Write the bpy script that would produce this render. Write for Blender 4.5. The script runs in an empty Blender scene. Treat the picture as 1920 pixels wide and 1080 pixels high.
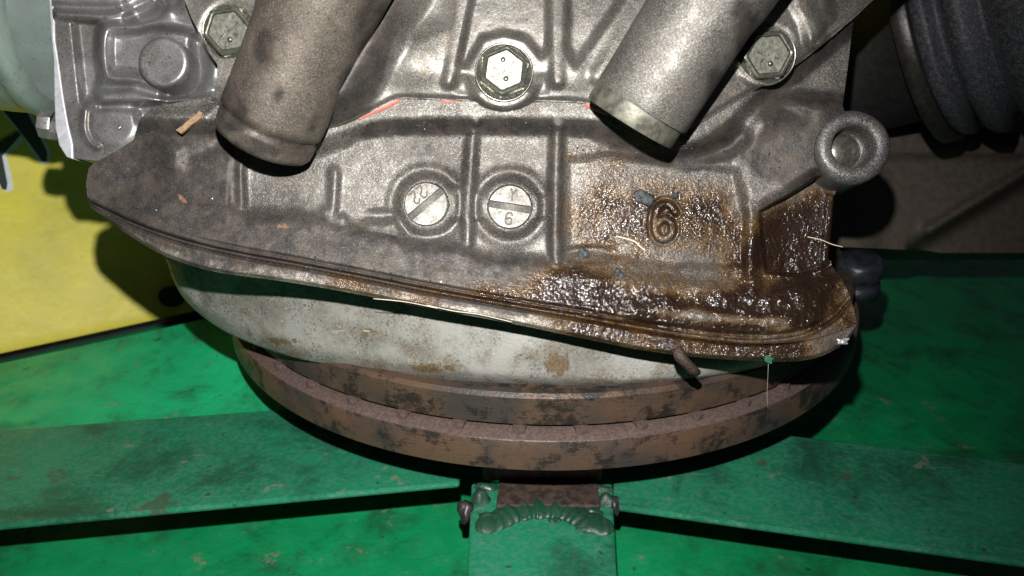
import bpy, math, random
import numpy as np
from mathutils import Vector, Matrix

random.seed(7)
rng = np.random.default_rng(7)
scene = bpy.context.scene
col = scene.collection

# ------------------------------------------------------------------ camera, light, exposure
TH = math.radians(24.0)                      # camera pitch below the horizon
CAMZ = 0.266                                  # height of the lens above the green plate
FPX = 1507.0                                 # focal length in photo pixels (1920 wide)
D = 0.30                                     # distance lens -> main casting face
S = D / FPX                                  # metres per photo pixel on that face
C = np.array([0.0, 0.0, CAMZ])
R_ = np.array([1.0, 0.0, 0.0])
F_ = np.array([0.0, math.cos(TH), -math.sin(TH)])
U_ = np.array([0.0, math.sin(TH), math.cos(TH)])

cam_d = bpy.data.cameras.new('camera')
cam = bpy.data.objects.new('camera', cam_d); col.objects.link(cam)
cam.location = C; cam.rotation_euler = (math.radians(90) - TH, 0, 0)
cam_d.sensor_width = 36.0; cam_d.lens = 36.0 * FPX / 1920.0
cam_d.clip_start = 0.01; cam_d.clip_end = 50
cam_d.dof.use_dof = True; cam_d.dof.focus_distance = 0.298; cam_d.dof.aperture_fstop = 15.0
scene.camera = cam
scene.render.resolution_x = 1024; scene.render.resolution_y = 576

world = bpy.data.worlds.new('World'); scene.world = world; world.use_nodes = True
bg = world.node_tree.nodes['Background']
bg.inputs[0].default_value = (0.75, 0.85, 1.0, 1); bg.inputs[1].default_value = 0.032

fl = bpy.data.lights.new('flash', 'SPOT'); fl.energy = 10.8; fl.color = (1.0, 0.985, 0.95)
fl.shadow_soft_size = 0.0032; fl.spot_size = math.radians(114); fl.spot_blend = 1.0
flash = bpy.data.objects.new('flash', fl); col.objects.link(flash)
flash.location = C + U_ * 0.056 + R_ * (-0.006)
aim = Vector(F_ * 0.45 + R_ * (-0.105) - U_ * 0.012) - Vector(U_ * 0.056 - R_ * 0.006)
flash.rotation_euler = aim.to_track_quat('-Z', 'Y').to_euler()

vs = scene.view_settings
vs.view_transform = 'Standard'; vs.look = 'None'; vs.gamma = 1.0; vs.exposure = 0.0
vs.use_curve_mapping = False

# ------------------------------------------------------------------ geometry helpers
def ray(px, py, d):
    """point at axial depth d seen through photo pixel px,py"""
    px = np.asarray(px, float); py = np.asarray(py, float); d = np.asarray(d, float)
    a = (px - 960.0) / FPX * d; b = (540.0 - py) / FPX * d
    return C + d[..., None] * F_ + a[..., None] * R_ + b[..., None] * U_
def P(px, py, h=0.0):
    """engine frame: h = pixels proud of the main casting face"""
    px, py, h = np.broadcast_arrays(np.asarray(px, float), np.asarray(py, float), np.asarray(h, float))
    return ray(px, py, D - h * S)
def on_z(px, py, z):
    """where the line through a photo pixel meets the height z"""
    dirv = F_ + (px - 960.0) / FPX * R_ + (540.0 - py) / FPX * U_
    t = (z - C[2]) / dirv[2]
    return C + dirv * t

def top_of(o):
    while o.parent: o = o.parent
    return o
def mk(name, V, Fc, mat, parent=None, smooth=True, attrs=None, kind=None):
    V = np.asarray(V, float).reshape(-1, 3)
    if parent is not None: V = V - np.array(top_of(parent).location)
    me = bpy.data.meshes.new(name)
    me.from_pydata(V.tolist(), [], Fc if isinstance(Fc, list) else Fc.tolist())
    me.materials.append(mat)
    me.polygons.foreach_set('use_smooth', [smooth] * len(me.polygons))
    if attrs:
        for k, a in attrs.items():
            at = me.attributes.new(k, 'FLOAT', 'POINT'); at.data.foreach_set('value', np.asarray(a, np.float32).ravel())
    me.update()
    o = bpy.data.objects.new(name, me); col.objects.link(o)
    if parent is not None: o.parent = parent
    if kind: o['kind'] = kind
    return o
def thing(name, loc, label, cat, group=None):
    o = bpy.data.objects.new(name, None); col.objects.link(o); o.location = loc
    o.empty_display_size = 0.02
    o['label'] = label; o['category'] = cat
    if group: o['group'] = group
    bpy.context.view_layer.update()
    return o
def single(name, V, Fc, mat, label, cat, group=None, smooth=True):
    V = np.asarray(V, float).reshape(-1, 3); c = V.mean(0); c[2] = V[:, 2].min()
    o = mk(name, V - c, Fc, mat, None, smooth); o.location = c
    o['label'] = label; o['category'] = cat
    if group: o['group'] = group
    return o
def sharpen(o, deg=35):
    me = o.data
    try: me.set_sharp_from_angle(angle=math.radians(deg))
    except Exception: pass
    return o

def frame_from(axis):
    a = np.asarray(axis, float); a = a / np.linalg.norm(a)
    t = np.array([0.0, 0.0, 1.0]) if abs(a[2]) < 0.9 else np.array([1.0, 0, 0])
    u = np.cross(t, a); u /= np.linalg.norm(u); v = np.cross(a, u)
    return u, v, a
def lathe(prof, org, axis, n=64, a0=0.0, a1=2 * math.pi, cap=True, rfun=None):
    """prof: list of (radius, distance along axis)"""
    u, v, a = frame_from(axis); org = np.asarray(org, float)
    full = abs(a1 - a0 - 2 * math.pi) < 1e-6
    m = n if full else n + 1
    ang = a0 + (a1 - a0) * np.arange(m) / n
    V = []; Fc = []
    for (r, t) in prof:
        rr = r * (rfun(ang, t) if rfun else 1.0)
        V.append(org + a * t + (np.cos(ang) * rr)[:, None] * u + (np.sin(ang) * rr)[:, None] * v)
    V = np.concatenate(V)
    k = len(prof)
    for i in range(k - 1):
        for j in range(n):
            j2 = (j + 1) % m
            Fc.append([i * m + j, i * m + j2, (i + 1) * m + j2, (i + 1) * m + j])
    if cap and full:
        Fc.append(list(range(m))[::-1]); Fc.append([(k - 1) * m + j for j in range(m)])
    return V, Fc
def tube(pts, rad, n=8):
    pts = np.asarray(pts, float); k = len(pts)
    rad = np.broadcast_to(np.asarray(rad, float), (k,))
    V = []; Fc = []
    for i in range(k):
        t = pts[min(i + 1, k - 1)] - pts[max(i - 1, 0)]
        u, v, a = frame_from(t)
        ang = np.arange(n) * 2 * math.pi / n
        V.append(pts[i] + rad[i] * (np.cos(ang)[:, None] * u + np.sin(ang)[:, None] * v))
    V = np.concatenate(V)
    for i in range(k - 1):
        for j in range(n):
            j2 = (j + 1) % n
            Fc.append([i * n + j, i * n + j2, (i + 1) * n + j2, (i + 1) * n + j])
    Fc.append(list(range(n))[::-1]); Fc.append([(k - 1) * n + j for j in range(n)])
    return V, Fc
def box8(a, b, c, d, up):
    """box from quad a,b,c,d (order round) and a thickness vector"""
    q = np.array([a, b, c, d], float); V = np.concatenate([q, q + np.asarray(up)])
    Fc = [[3, 2, 1, 0], [4, 5, 6, 7], [0, 1, 5, 4], [1, 2, 6, 5], [2, 3, 7, 6], [3, 0, 4, 7]]
    return V, Fc
def prism(q, up):
    q = np.asarray(q, float); n = len(q); V = np.concatenate([q, q + np.asarray(up)])
    Fc = [list(range(n))[::-1], list(range(n, 2 * n))] + [[i, (i + 1) % n, n + (i + 1) % n, n + i] for i in range(n)]
    return V, Fc
def bevel(o, w=0.001, seg=2):
    m = o.modifiers.new('bevel', 'BEVEL'); m.width = w; m.segments = seg; m.limit_method = 'ANGLE'; m.angle_limit = math.radians(40)
    return o
def lump(c, rad, seed, nu=9, nv=12, amp=0.25):
    r = np.random.default_rng(seed); V = []; Fc = []
    ph = r.uniform(0, 6.28, 6)
    for i in range(nu + 1):
        th = math.pi * i / nu
        for j in range(nv):
            a = 2 * math.pi * j / nv
            d = np.array([math.sin(th) * math.cos(a), math.sin(th) * math.sin(a), math.cos(th)])
            k = 1 + amp * (math.sin(3.1 * d[0] + ph[0]) * math.sin(2.7 * d[1] + ph[1]) + 0.6 * math.sin(5.3 * d[2] + ph[2]) * math.sin(4.9 * d[0] + ph[3]) + 0.3 * math.sin(9 * d[1] + ph[4]) * math.sin(8 * d[2] + ph[5]))
            V.append(d * k)
    V = np.array(V)
    rad = np.asarray(rad, float)
    Vw = np.asarray(c) + V[:, :1] * rad[0] * R_ + V[:, 1:2] * rad[1] * U_ + V[:, 2:3] * rad[2] * (-F_)
    for i in range(nu):
        for j in range(nv):
            j2 = (j + 1) % nv
            Fc.append([i * nv + j, (i + 1) * nv + j, (i + 1) * nv + j2, i * nv + j2])
    return Vw, Fc

# ------------------------------------------------------------------ relief helpers (castings)
STEP = 2.0
GX = np.arange(60, 1800 + STEP, STEP); GY = np.arange(-150, 730 + STEP, STEP)
X, Y = np.meshgrid(GX, GY)
def Sm(a, b, v):
    t = np.clip((v - a) / (b - a), 0, 1); return t * t * (3 - 2 * t)
def fbm(sc, octv=4, seed=0, gain=0.5):
    r = np.random.default_rng(seed); out = np.zeros_like(X); amp = 1.0; tot = 0
    for o in range(octv):
        s = sc / (2 ** o)
        nx = int((GX[-1] - GX[0]) / s) + 3; ny = int((GY[-1] - GY[0]) / s) + 3
        g = r.uniform(-1, 1, (ny, nx))
        fx = (X - GX[0]) / s; fy = (Y - GY[0]) / s
        ix = fx.astype(int); iy = fy.astype(int); fx = fx - ix; fy = fy - iy
        fx = fx * fx * (3 - 2 * fx); fy = fy * fy * (3 - 2 * fy)
        out += amp * ((g[iy, ix] * (1 - fx) + g[iy, ix + 1] * fx) * (1 - fy) + (g[iy + 1, ix] * (1 - fx) + g[iy + 1, ix + 1] * fx) * fy)
        tot += amp; amp *= gain
    return out / tot
def blur(a, sig):
    k = int(max(1, round(3 * sig / STEP))); t = np.arange(-k, k + 1) * STEP
    w = np.exp(-t * t / (2 * sig * sig)); w /= w.sum()
    p = np.pad(a, k, mode='edge')
    p = sum(w[i] * p[i:i + a.shape[0], :] for i in range(2 * k + 1))
    return sum(w[i] * p[:, i:i + a.shape[1]] for i in range(2 * k + 1))
def dline(pts, closed=False):
    d = np.full(X.shape, 1e9); n = len(pts)
    for i in range(n if closed else n - 1):
        (x0, y0), (x1, y1) = pts[i], pts[(i + 1) % n]
        ex, ey = x1 - x0, y1 - y0
        t = np.clip(((X - x0) * ex + (Y - y0) * ey) / (ex * ex + ey * ey + 1e-9), 0, 1)
        d = np.minimum(d, np.hypot(X - x0 - t * ex, Y - y0 - t * ey))
    return d
def inside(pts):
    c = np.zeros(X.shape, bool); n = len(pts)
    for i in range(n):
        (x0, y0), (x1, y1) = pts[i], pts[(i + 1) % n]
        if abs(y1 - y0) < 1e-9: continue
        c ^= ((y0 > Y) != (y1 > Y)) & (X < (x1 - x0) * (Y - y0) / (y1 - y0) + x0)
    return c
def sdp(pts):
    d = dline(pts, True); return np.where(inside(pts), -d, d)
def pm(pts, w=6, c=0.0):
    """soft mask of a polygon, 1 inside"""
    return 1 - Sm(-w + c, w + c, sdp(pts))
def dm(cx, cy, r, w=4, kx=1.0, ky=1.0):
    return 1 - Sm(r - w, r + w, np.hypot((X - cx) / kx, (Y - cy) / ky))
def ridge(pts, w, soft):
    return 1 - Sm(w - soft, w + soft, dline(pts))
def smax(a, b, k=6.0):
    h = np.clip(0.5 + 0.5 * (a - b) / k, 0, 1); return b * (1 - h) + a * h + k * h * (1 - h)
def crv(pts, n=8):
    """Catmull-Rom through points"""
    p = [pts[0]] + list(pts) + [pts[-1]]; out = []
    for i in range(1, len(p) - 2):
        for t in np.arange(n) / n:
            a, b, c_, d_ = (np.array(q, float) for q in p[i - 1:i + 3])
            q = 0.5 * (2 * b + (c_ - a) * t + (2 * a - 5 * b + 4 * c_ - d_) * t * t + (3 * b - a - 3 * c_ + d_) * t ** 3)
            out.append((q[0], q[1]))
    out.append(tuple(pts[-1])); return out
def yfun(pts):
    c_ = crv(pts, 8); xs = [q[0] for q in c_]; ys = [q[1] for q in c_]
    return np.interp(X, xs, ys)
def relief(name, pts, h, mat, parent, back=90, attrs=None):
    """casting part: relief h (pixels proud) over an outline, closed by side walls going back"""
    sd = sdp(pts); gy, gx = np.gradient(sd, STEP)
    sx = np.where(sd > 0, X - sd * gx, X); sy = np.where(sd > 0, Y - sd * gy, Y)
    ok = sd < STEP * 1.05
    q = ok[:-1, :-1] & ok[1:, :-1] & ok[:-1, 1:] & ok[1:, 1:]
    mn = np.minimum(np.minimum(sd[:-1, :-1], sd[1:, :-1]), np.minimum(sd[:-1, 1:], sd[1:, 1:])); q &= mn < 0
    iy, ix = np.nonzero(q); W = X.shape[1]
    quads = np.stack([iy * W + ix, (iy + 1) * W + ix, (iy + 1) * W + ix + 1, iy * W + ix + 1], 1)
    used, inv = np.unique(quads.ravel(), return_inverse=True); quads = inv.reshape(-1, 4)
    hx = h.ravel()[used]
    V = P(sx.ravel()[used], sy.ravel()[used], hx)
    e = np.concatenate([quads[:, [0, 1]], quads[:, [1, 2]], quads[:, [2, 3]], quads[:, [3, 0]]])
    key = np.sort(e, 1); kk = key[:, 0].astype(np.int64) * len(used) + key[:, 1]
    _, first, cnt = np.unique(kk, return_index=True, return_counts=True)
    be = e[first[cnt == 1]]
    bv, binv = np.unique(be.ravel(), return_inverse=True); be = binv.reshape(-1, 2)
    n0 = len(V); nb = len(bv)
    Vb = V[bv]; zb = D - hx[bv] * S
    dback = (D + back * S) - zb
    V = np.concatenate([V, Vb, Vb + np.maximum(dback, 0.004)[:, None] * F_])
    sk = np.stack([be[:, 1] + n0, be[:, 0] + n0, be[:, 0] + n0 + nb, be[:, 1] + n0 + nb], 1)
    Fc = quads.tolist() + sk.tolist()
    at = None
    if attrs:
        at = {}
        for k_, a in attrs.items():
            v = a.ravel()[used]; at[k_] = np.concatenate([v, v[bv], v[bv]])
    return mk(name, V, Fc, mat, parent, True, at)

# ------------------------------------------------------------------ materials
class NT:
    def __init__(self, name):
        self.m = bpy.data.materials.new(name); self.m.use_nodes = True
        self.t = self.m.node_tree; self.b = self.t.nodes['Principled BSDF']
        self.tc = self.t.nodes.new('ShaderNodeTexCoord')
    def n(self, kind, **kw):
        nd = self.t.nodes.new(kind)
        for k, v in kw.items():
            if k.startswith('i_'):
                key = k[2:]; key = int(key) if key.isdigit() else key.replace('_', ' ')
                self.put(nd.inputs[key], v)
            else: setattr(nd, k, v)
        return nd
    def put(self, sock, v):
        if hasattr(v, 'is_output') or isinstance(v, bpy.types.NodeSocket): self.t.links.new(v, sock)
        else: sock.default_value = v
    def noise(self, sc, det=3, rough=0.55, vec=None, dist=0.0):
        nd = self.n('ShaderNodeTexNoise'); nd.inputs['Scale'].default_value = sc
        nd.inputs['Detail'].default_value = det; nd.inputs['Roughness'].default_value = rough; nd.inputs['Distortion'].default_value = dist
        self.t.links.new(vec if vec is not None else self.tc.outputs['Object'], nd.inputs['Vector'])
        return nd.outputs['Fac']
    def vor(self, sc, vec=None, feature='F1'):
        nd = self.n('ShaderNodeTexVoronoi'); nd.feature = feature; nd.inputs['Scale'].default_value = sc
        self.t.links.new(vec if vec is not None else self.tc.outputs['Object'], nd.inputs['Vector'])
        return nd.outputs['Distance']
    def stretch(self, sx, sy, sz, rot=0.0):
        mp = self.n('ShaderNodeMapping'); self.t.links.new(self.tc.outputs['Object'], mp.inputs['Vector'])
        mp.inputs['Rotation'].default_value = (0, 0, rot); mp.inputs['Scale'].default_value = (sx, sy, sz); return mp.outputs[0]
    def step(self, v, a, b):
        nd = self.n('ShaderNodeMapRange'); nd.interpolation_type = 'SMOOTHSTEP'
        self.put(nd.inputs[0], v); nd.inputs[1].default_value = a; nd.inputs[2].default_value = b
        return nd.outputs[0]
    def math(self, op, a, b=0.0, clamp=False):
        nd = self.n('ShaderNodeMath'); nd.operation = op; nd.use_clamp = clamp
        self.put(nd.inputs[0], a); self.put(nd.inputs[1], b); return nd.outputs[0]
    def mix(self, f, a, b):
        nd = self.n('ShaderNodeMix'); nd.data_type = 'RGBA'
        self.put(nd.inputs[0], f)
        for s_, v in ((nd.inputs[6], a), (nd.inputs[7], b)):
            if isinstance(v, tuple): s_.default_value = (*v[:3], 1)
            else: self.t.links.new(v, s_)
        return nd.outputs[2]
    def mixf(self, f, a, b):
        nd = self.n('ShaderNodeMix'); nd.data_type = 'FLOAT'
        self.put(nd.inputs[0], f); self.put(nd.inputs[2], a); self.put(nd.inputs[3], b); return nd.outputs[0]
    def attr(self, name):
        nd = self.n('ShaderNodeAttribute'); nd.attribute_name = name; return nd.outputs['Fac']
    def bump(self, hgt, dist, strength=1.0, prev=None):
        nd = self.n('ShaderNodeBump'); nd.inputs['Distance'].default_value = dist; self.put(nd.inputs['Strength'], strength)
        self.put(nd.inputs['Height'], hgt)
        if prev is not None: self.t.links.new(prev, nd.inputs['Normal'])
        return nd.outputs[0]
    def out(self, **kw):
        for k, v in kw.items():
            s_ = self.b.inputs[k.replace('_', ' ')]
            if isinstance(v, tuple) and len(v) == 3: v = (*v, 1)
            self.put(s_, v)
        return self.m

def mat_cast(name, base=(0.132, 0.123, 0.110), dark=(0.062, 0.055, 0.048), rough=0.55, grain=0.8, metal=0.62, stains=True, sp=0.55):
    t = NT(name)
    g1 = t.noise(2100, 2, 0.6); g2 = t.noise(1000, 2, 0.6); big = t.noise(45, 4, 0.6); mid = t.noise(160, 3, 0.65)
    c = t.mix(t.step(big, 0.35, 0.68), base, dark)
    c = t.mix(t.math('MULTIPLY', t.step(mid, 0.50, 0.70), 0.5), c, (0.15, 0.122, 0.095))
    c = t.mix(t.math('MULTIPLY', t.step(g1, 0.50, 0.62), 0.75 * sp), c, (0.055, 0.052, 0.05))
    c = t.mix(t.math('MULTIPLY', t.step(g1, 0.47, 0.36), 0.75 * sp), c, (0.44, 0.43, 0.41))
    spk = t.step(g2, 0.64, 0.70)
    c = t.mix(t.math('MULTIPLY', spk, 0.8), c, (0.03, 0.028, 0.027))
    r = t.mixf(t.step(mid, 0.35, 0.65), rough - 0.06, rough + 0.08)
    mt = metal
    nrm = t.bump(t.math('ADD', t.math('MULTIPLY', g1, 0.6), g2), 0.00014 * grain)
    kw = {}
    if stains:
        gr = t.attr('grime_shade'); oil = t.attr('oil')
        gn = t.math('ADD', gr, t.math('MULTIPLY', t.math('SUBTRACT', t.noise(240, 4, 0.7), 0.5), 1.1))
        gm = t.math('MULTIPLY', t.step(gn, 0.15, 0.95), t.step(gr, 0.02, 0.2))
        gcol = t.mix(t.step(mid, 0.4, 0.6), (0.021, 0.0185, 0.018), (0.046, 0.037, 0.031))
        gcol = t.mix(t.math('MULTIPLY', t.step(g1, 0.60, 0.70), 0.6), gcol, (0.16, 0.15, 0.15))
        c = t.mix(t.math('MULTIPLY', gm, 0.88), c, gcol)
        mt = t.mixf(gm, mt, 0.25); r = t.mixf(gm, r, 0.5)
        on = t.math('ADD', oil, t.math('MULTIPLY', t.math('SUBTRACT', t.noise(95, 4, 0.62), 0.5), 1.25))
        on = t.math('ADD', on, t.math('MULTIPLY', t.math('SUBTRACT', g1, 0.5), 0.9))
        om = t.math('MULTIPLY', t.step(on, 0.05, 0.90), t.step(oil, 0.02, 0.30))
        deep = t.step(on, 0.55, 1.15)
        ocol = t.mix(t.step(mid, 0.36, 0.66), (0.108, 0.052, 0.008), (0.042, 0.018, 0.004))
        ocol = t.mix(t.math('MULTIPLY', t.step(g1, 0.50, 0.64), 0.7), ocol, (0.03, 0.016, 0.008))
        ocol = t.mix(deep, ocol, (0.014, 0.006, 0.003))
        c = t.mix(t.math('MULTIPLY', om, t.mixf(deep, 0.86, 0.98)), c, ocol)
        mt = t.mixf(om, mt, 0.12); r = t.mixf(om, r, 0.5)
        vd = t.vor(640); drop = t.math('SUBTRACT', 1.0, t.math('MULTIPLY', vd, vd))
        ob = t.math('ADD', t.math('MULTIPLY', drop, t.math('MULTIPLY', t.step(t.noise(260, 3, 0.6), 0.40, 0.62), 0.9)), t.math('MULTIPLY', g2, 0.7))
        nrm = t.bump(ob, 0.00030, om, nrm)
        kw = dict(Coat_Weight=t.math('MULTIPLY', om, t.mixf(deep, 0.26, 0.80)), Coat_Normal=nrm, Coat_Roughness=0.12, Specular_IOR_Level=t.mixf(om, t.mixf(gm, 0.45, 0.12), 0.08))
    return t.out(Base_Color=c, Metallic=mt, Roughness=r, Normal=nrm, **kw)

M_sump = mat_cast('cast_aluminium_sump')
M_upper = mat_cast('cast_aluminium_cover', base=(0.158, 0.149, 0.134), dark=(0.096, 0.088, 0.077), rough=0.46, grain=0.5, sp=0.4)
M_left = mat_cast('cast_aluminium_end', base=(0.30, 0.30, 0.305), dark=(0.165, 0.155, 0.148), rough=0.38, grain=0.45, metal=0.72, sp=0.35)
M_tube = mat_cast('cast_tube', base=(0.135, 0.113, 0.09), dark=(0.075, 0.058, 0.045), rough=0.48, grain=0.6, metal=0.5, sp=0.35)
M_tube2 = mat_cast('cast_tube_grey', base=(0.14, 0.131, 0.117), dark=(0.085, 0.078, 0.068), rough=0.55, grain=0.7, metal=0.5, sp=0.5)
M_boss = mat_cast('cast_boss', base=(0.11, 0.108, 0.106), dark=(0.066, 0.063, 0.061), rough=0.45, grain=1.3, metal=0.5)
M_rim = mat_cast('pan_flange_dirty', base=(0.19, 0.168, 0.138), dark=(0.075, 0.057, 0.045), rough=0.42, grain=1.2, metal=0.35)

def mat_simple(name, col_, rough=0.5, metal=0.0, nsc=300, var=0.25, bumpd=0.0001, spec=None):
    t = NT(name); n1 = t.noise(nsc, 4, 0.6); n2 = t.noise(nsc * 0.12, 4, 0.6)
    d = tuple(x * (1 - var) for x in col_); l = tuple(min(1, x * (1 + var)) for x in col_)
    c = t.mix(t.step(n1, 0.35, 0.65), d, l); c = t.mix(t.math('MULTIPLY', t.step(n2, 0.4, 0.7), 0.4), c, d)
    kw = {}
    if spec is not None: kw['Specular_IOR_Level'] = spec
    return t.out(Base_Color=c, Roughness=rough, Metallic=metal, Normal=t.bump(n1, bumpd), **kw)

M_zinc = mat_simple('zinc_plated_bolt', (0.19, 0.19, 0.16), 0.27, 0.8, 700, 0.3, 0.00005)
M_zincd = mat_simple('zinc_bolt_marks', (0.12, 0.12, 0.10), 0.4, 0.8, 900, 0.2, 0.00003)
M_plug = mat_cast('date_insert_face', base=(0.215, 0.206, 0.185), dark=(0.165, 0.155, 0.138), rough=0.55, grain=0.35, metal=0.4, stains=False)
M_slot = mat_simple('insert_slot', (0.12, 0.112, 0.10), 0.6, 0.1, 1200, 0.3, 0.0001)
M_gasket = mat_simple('pink_sealant', (0.42, 0.125, 0.10), 0.5, 0.0, 500, 0.12, 0.00008)
M_plate = mat_simple('bright_plate_edge', (0.48, 0.48, 0.51), 0.42, 0.4, 500, 0.12, 0.00005)
M_iron = mat_simple('dark_chip', (0.042, 0.046, 0.050), 0.6, 0.1, 1500, 0.5, 0.0003)
M_wood = mat_simple('pale_wood', (0.22, 0.135, 0.07), 0.7, 0.0, 900, 0.25, 0.0002)
M_orange = mat_simple('orange_fleck', (0.13, 0.06, 0.03), 0.6, 0.0, 900, 0.25, 0.0002)
M_fibre = mat_simple('pale_fibre', (0.55, 0.48, 0.38), 0.6, 0.0, 900, 0.15, 0.0001)
M_twig = mat_simple('brown_bark', (0.036, 0.020, 0.014), 0.6, 0.0, 900, 0.5, 0.0006)
M_gflake = mat_simple('green_flake', (0.015, 0.09, 0.045), 0.4, 0.0, 900, 0.2, 0.0001)
M_black = mat_simple('black_print', (0.012, 0.014, 0.012), 0.5, 0.0, 300, 0.2, 0.00002)
M_white = mat_simple('white_print', (0.62, 0.66, 0.66), 0.5, 0.0, 300, 0.06, 0.00002)

def mat_can():
    t = NT('pale_green_grey_paint'); n = t.noise(60, 4, 0.6); sp = t.math('MULTIPLY', t.step(t.noise(800, 2, 0.5), 0.64, 0.70), t.step(t.noise(40, 3), 0.4, 0.6))
    c = t.mix(t.step(n, 0.3, 0.7), (0.19, 0.24, 0.215), (0.145, 0.185, 0.165))
    c = t.mix(t.math('MULTIPLY', sp, 0.85), c, (0.05, 0.055, 0.05))
    return t.out(Base_Color=c, Roughness=0.42, Metallic=0.15, Normal=t.bump(t.noise(800, 2), 0.00003))
M_can = mat_can()

def mat_pan():
    t = NT('grey_painted_pan')
    big = t.noise(38, 5, 0.65); mid = t.noise(120, 5, 0.7); fine = t.noise(1100, 3, 0.65)
    c = t.mix(t.step(big, 0.38, 0.66), (0.225, 0.222, 0.203), (0.130, 0.124, 0.108))
    c = t.mix(t.math('MULTIPLY', t.step(mid, 0.48, 0.66), 0.6), c, (0.105, 0.078, 0.045))
    c = t.mix(t.math('MULTIPLY', t.math('MULTIPLY', t.step(fine, 0.54, 0.64), t.step(t.noise(70, 3), 0.35, 0.6)), 0.9), c, (0.05, 0.044, 0.035))
    c = t.mix(t.math('MULTIPLY', t.step(fine, 0.38, 0.30), 0.6), c, (0.36, 0.355, 0.31))
    ru = t.attr('rust')
    rn = t.math('ADD', ru, t.math('MULTIPLY', t.math('SUBTRACT', t.noise(260, 4, 0.7), 0.5), 1.2))
    rm = t.math('MULTIPLY', t.step(rn, 0.42, 0.62), t.step(ru, 0.03, 0.2))
    c = t.mix(t.math('MULTIPLY', rm, 0.85), c, t.mix(t.step(fine, 0.4, 0.6), (0.11, 0.07, 0.026), (0.055, 0.036, 0.016)))
    for sx_, sy_, ro_ in ((60, 600, 0.5),):
        sc = t.noise(1.0, 2, 0.5, t.stretch(sx_, sy_, sy_, ro_))
        c = t.mix(t.math('MULTIPLY', t.math('MULTIPLY', t.step(sc, 0.66, 0.70), t.step(big, 0.48, 0.58)), 0.6), c, (0.42, 0.41, 0.37))
    r = t.mixf(t.step(mid, 0.4, 0.7), 0.5, 0.7)
    nrm = t.bump(fine, 0.00012); nrm = t.bump(mid, 0.0004, 1.0, nrm)
    return t.out(Base_Color=c, Metallic=0.0, Roughness=r, Normal=nrm, Specular_IOR_Level=0.35)
M_pan = mat_pan()

def mat_disc():
    t = NT('rusty_iron_disc')
    sep = t.n('ShaderNodeSeparateXYZ'); t.t.links.new(t.tc.outputs['Object'], sep.inputs[0])
    ang = t.math('ARCTAN2', sep.outputs[0], t.math('MULTIPLY', sep.outputs[1], -1.0))
    comb = t.n('ShaderNodeCombineXYZ'); t.put(comb.inputs[0], t.math('MULTIPLY', ang, 22.0)); t.put(comb.inputs[1], t.math('MULTIPLY', sep.outputs[2], 1500.0))
    streak = t.noise(1.0, 2, 0.6, comb.outputs[0])
    patch = t.noise(70, 8, 0.74); big = t.noise(26, 4, 0.6); fine = t.noise(900, 3, 0.6)
    c = t.mix(t.step(big, 0.40, 0.62), (0.100, 0.060, 0.039), (0.050, 0.041, 0.037))
    c = t.mix(t.math('MULTIPLY', t.step(streak, 0.42, 0.62), 0.12), c, (0.034, 0.030, 0.026))
    c = t.mix(t.math('MULTIPLY', t.step(t.math('ADD', patch, t.math('MULTIPLY', t.math('SUBTRACT', streak, 0.5), 0.16)), 0.48, 0.58), 0.84), c, (0.012, 0.012, 0.0125))
    c = t.mix(t.math('MULTIPLY', t.step(fine, 0.58, 0.68), 0.4), c, (0.04, 0.026, 0.02))
    c = t.mix(t.math('MULTIPLY', t.step(t.noise(140, 5, 0.7), 0.66, 0.72), 0.5), c, (0.20, 0.16, 0.13))
    nrm = t.bump(streak, 0.00003); nrm = t.bump(fine, 0.00016, 1.0, nrm)
    return t.out(Base_Color=c, Metallic=0.25, Roughness=0.42, Specular_IOR_Level=0.35, Normal=nrm)
M_disc = mat_disc()
M_rust = mat_simple('pink_brown_rust', (0.072, 0.046, 0.039), 0.75, 0.0, 700, 0.28, 0.0003)

def mat_green(name, base, dull, amt, chips=0.5, rough=0.35):
    t = NT(name)
    big = t.noise(14, 5, 0.6); mid = t.noise(60, 5, 0.65); fine = t.noise(420, 3, 0.6); dirt = t.noise(26, 6, 0.7, None, 0.4)
    c = t.mix(t.step(big, 0.35, 0.7), base, tuple(x * 0.72 for x in base))
    c = t.mix(t.math('MULTIPLY', t.step(fine, 0.42, 0.62), amt), c, dull)
    c = t.mix(t.math('MULTIPLY', t.step(dirt, 0.45, 0.70), 0.82), c, tuple(x * 0.22 + 0.008 for x in base))
    c = t.mix(t.math('MULTIPLY', t.step(mid, 0.63, 0.69), chips), c, (0.20, 0.16, 0.13))
    c = t.mix(t.math('MULTIPLY', t.step(t.noise(190, 2, 0.5), 0.70, 0.74), 0.7), c, (0.02, 0.03, 0.02))
    for sx_, sy_, ro_ in ((14, 420, 0.5),):
        sc = t.noise(1.0, 2, 0.5, t.stretch(sx_, sy_, 30, ro_))
        c = t.mix(t.math('MULTIPLY', t.math('MULTIPLY', t.step(sc, 0.66, 0.70), t.step(mid, 0.5, 0.6)), 0.22), c, tuple(min(1, x * 1.1 + 0.10) for x in base))
    c = t.mix(t.math('MULTIPLY', t.step(t.noise(34, 3, 0.5), 0.69, 0.72), 0.5), c, (0.055, 0.032, 0.022))
    nrm = t.bump(fine, 0.00025); nrm = t.bump(mid, 0.0009, 1.0, nrm)
    return t.out(Base_Color=c, Roughness=t.mixf(t.step(mid, 0.4, 0.6), rough, rough + 0.2), Normal=nrm)
M_floor = mat_green('green_gloss_paint', (0.004, 0.25, 0.085), (0.008, 0.20, 0.078), 0.35, 0.75, 0.34)
M_green_lit = mat_green('green_paint_lit', (0.006, 0.43, 0.165), (0.012, 0.34, 0.145), 0.35, 0.75, 0.4)  # ground green lightened, painting in stronger flash light on the board
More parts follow.
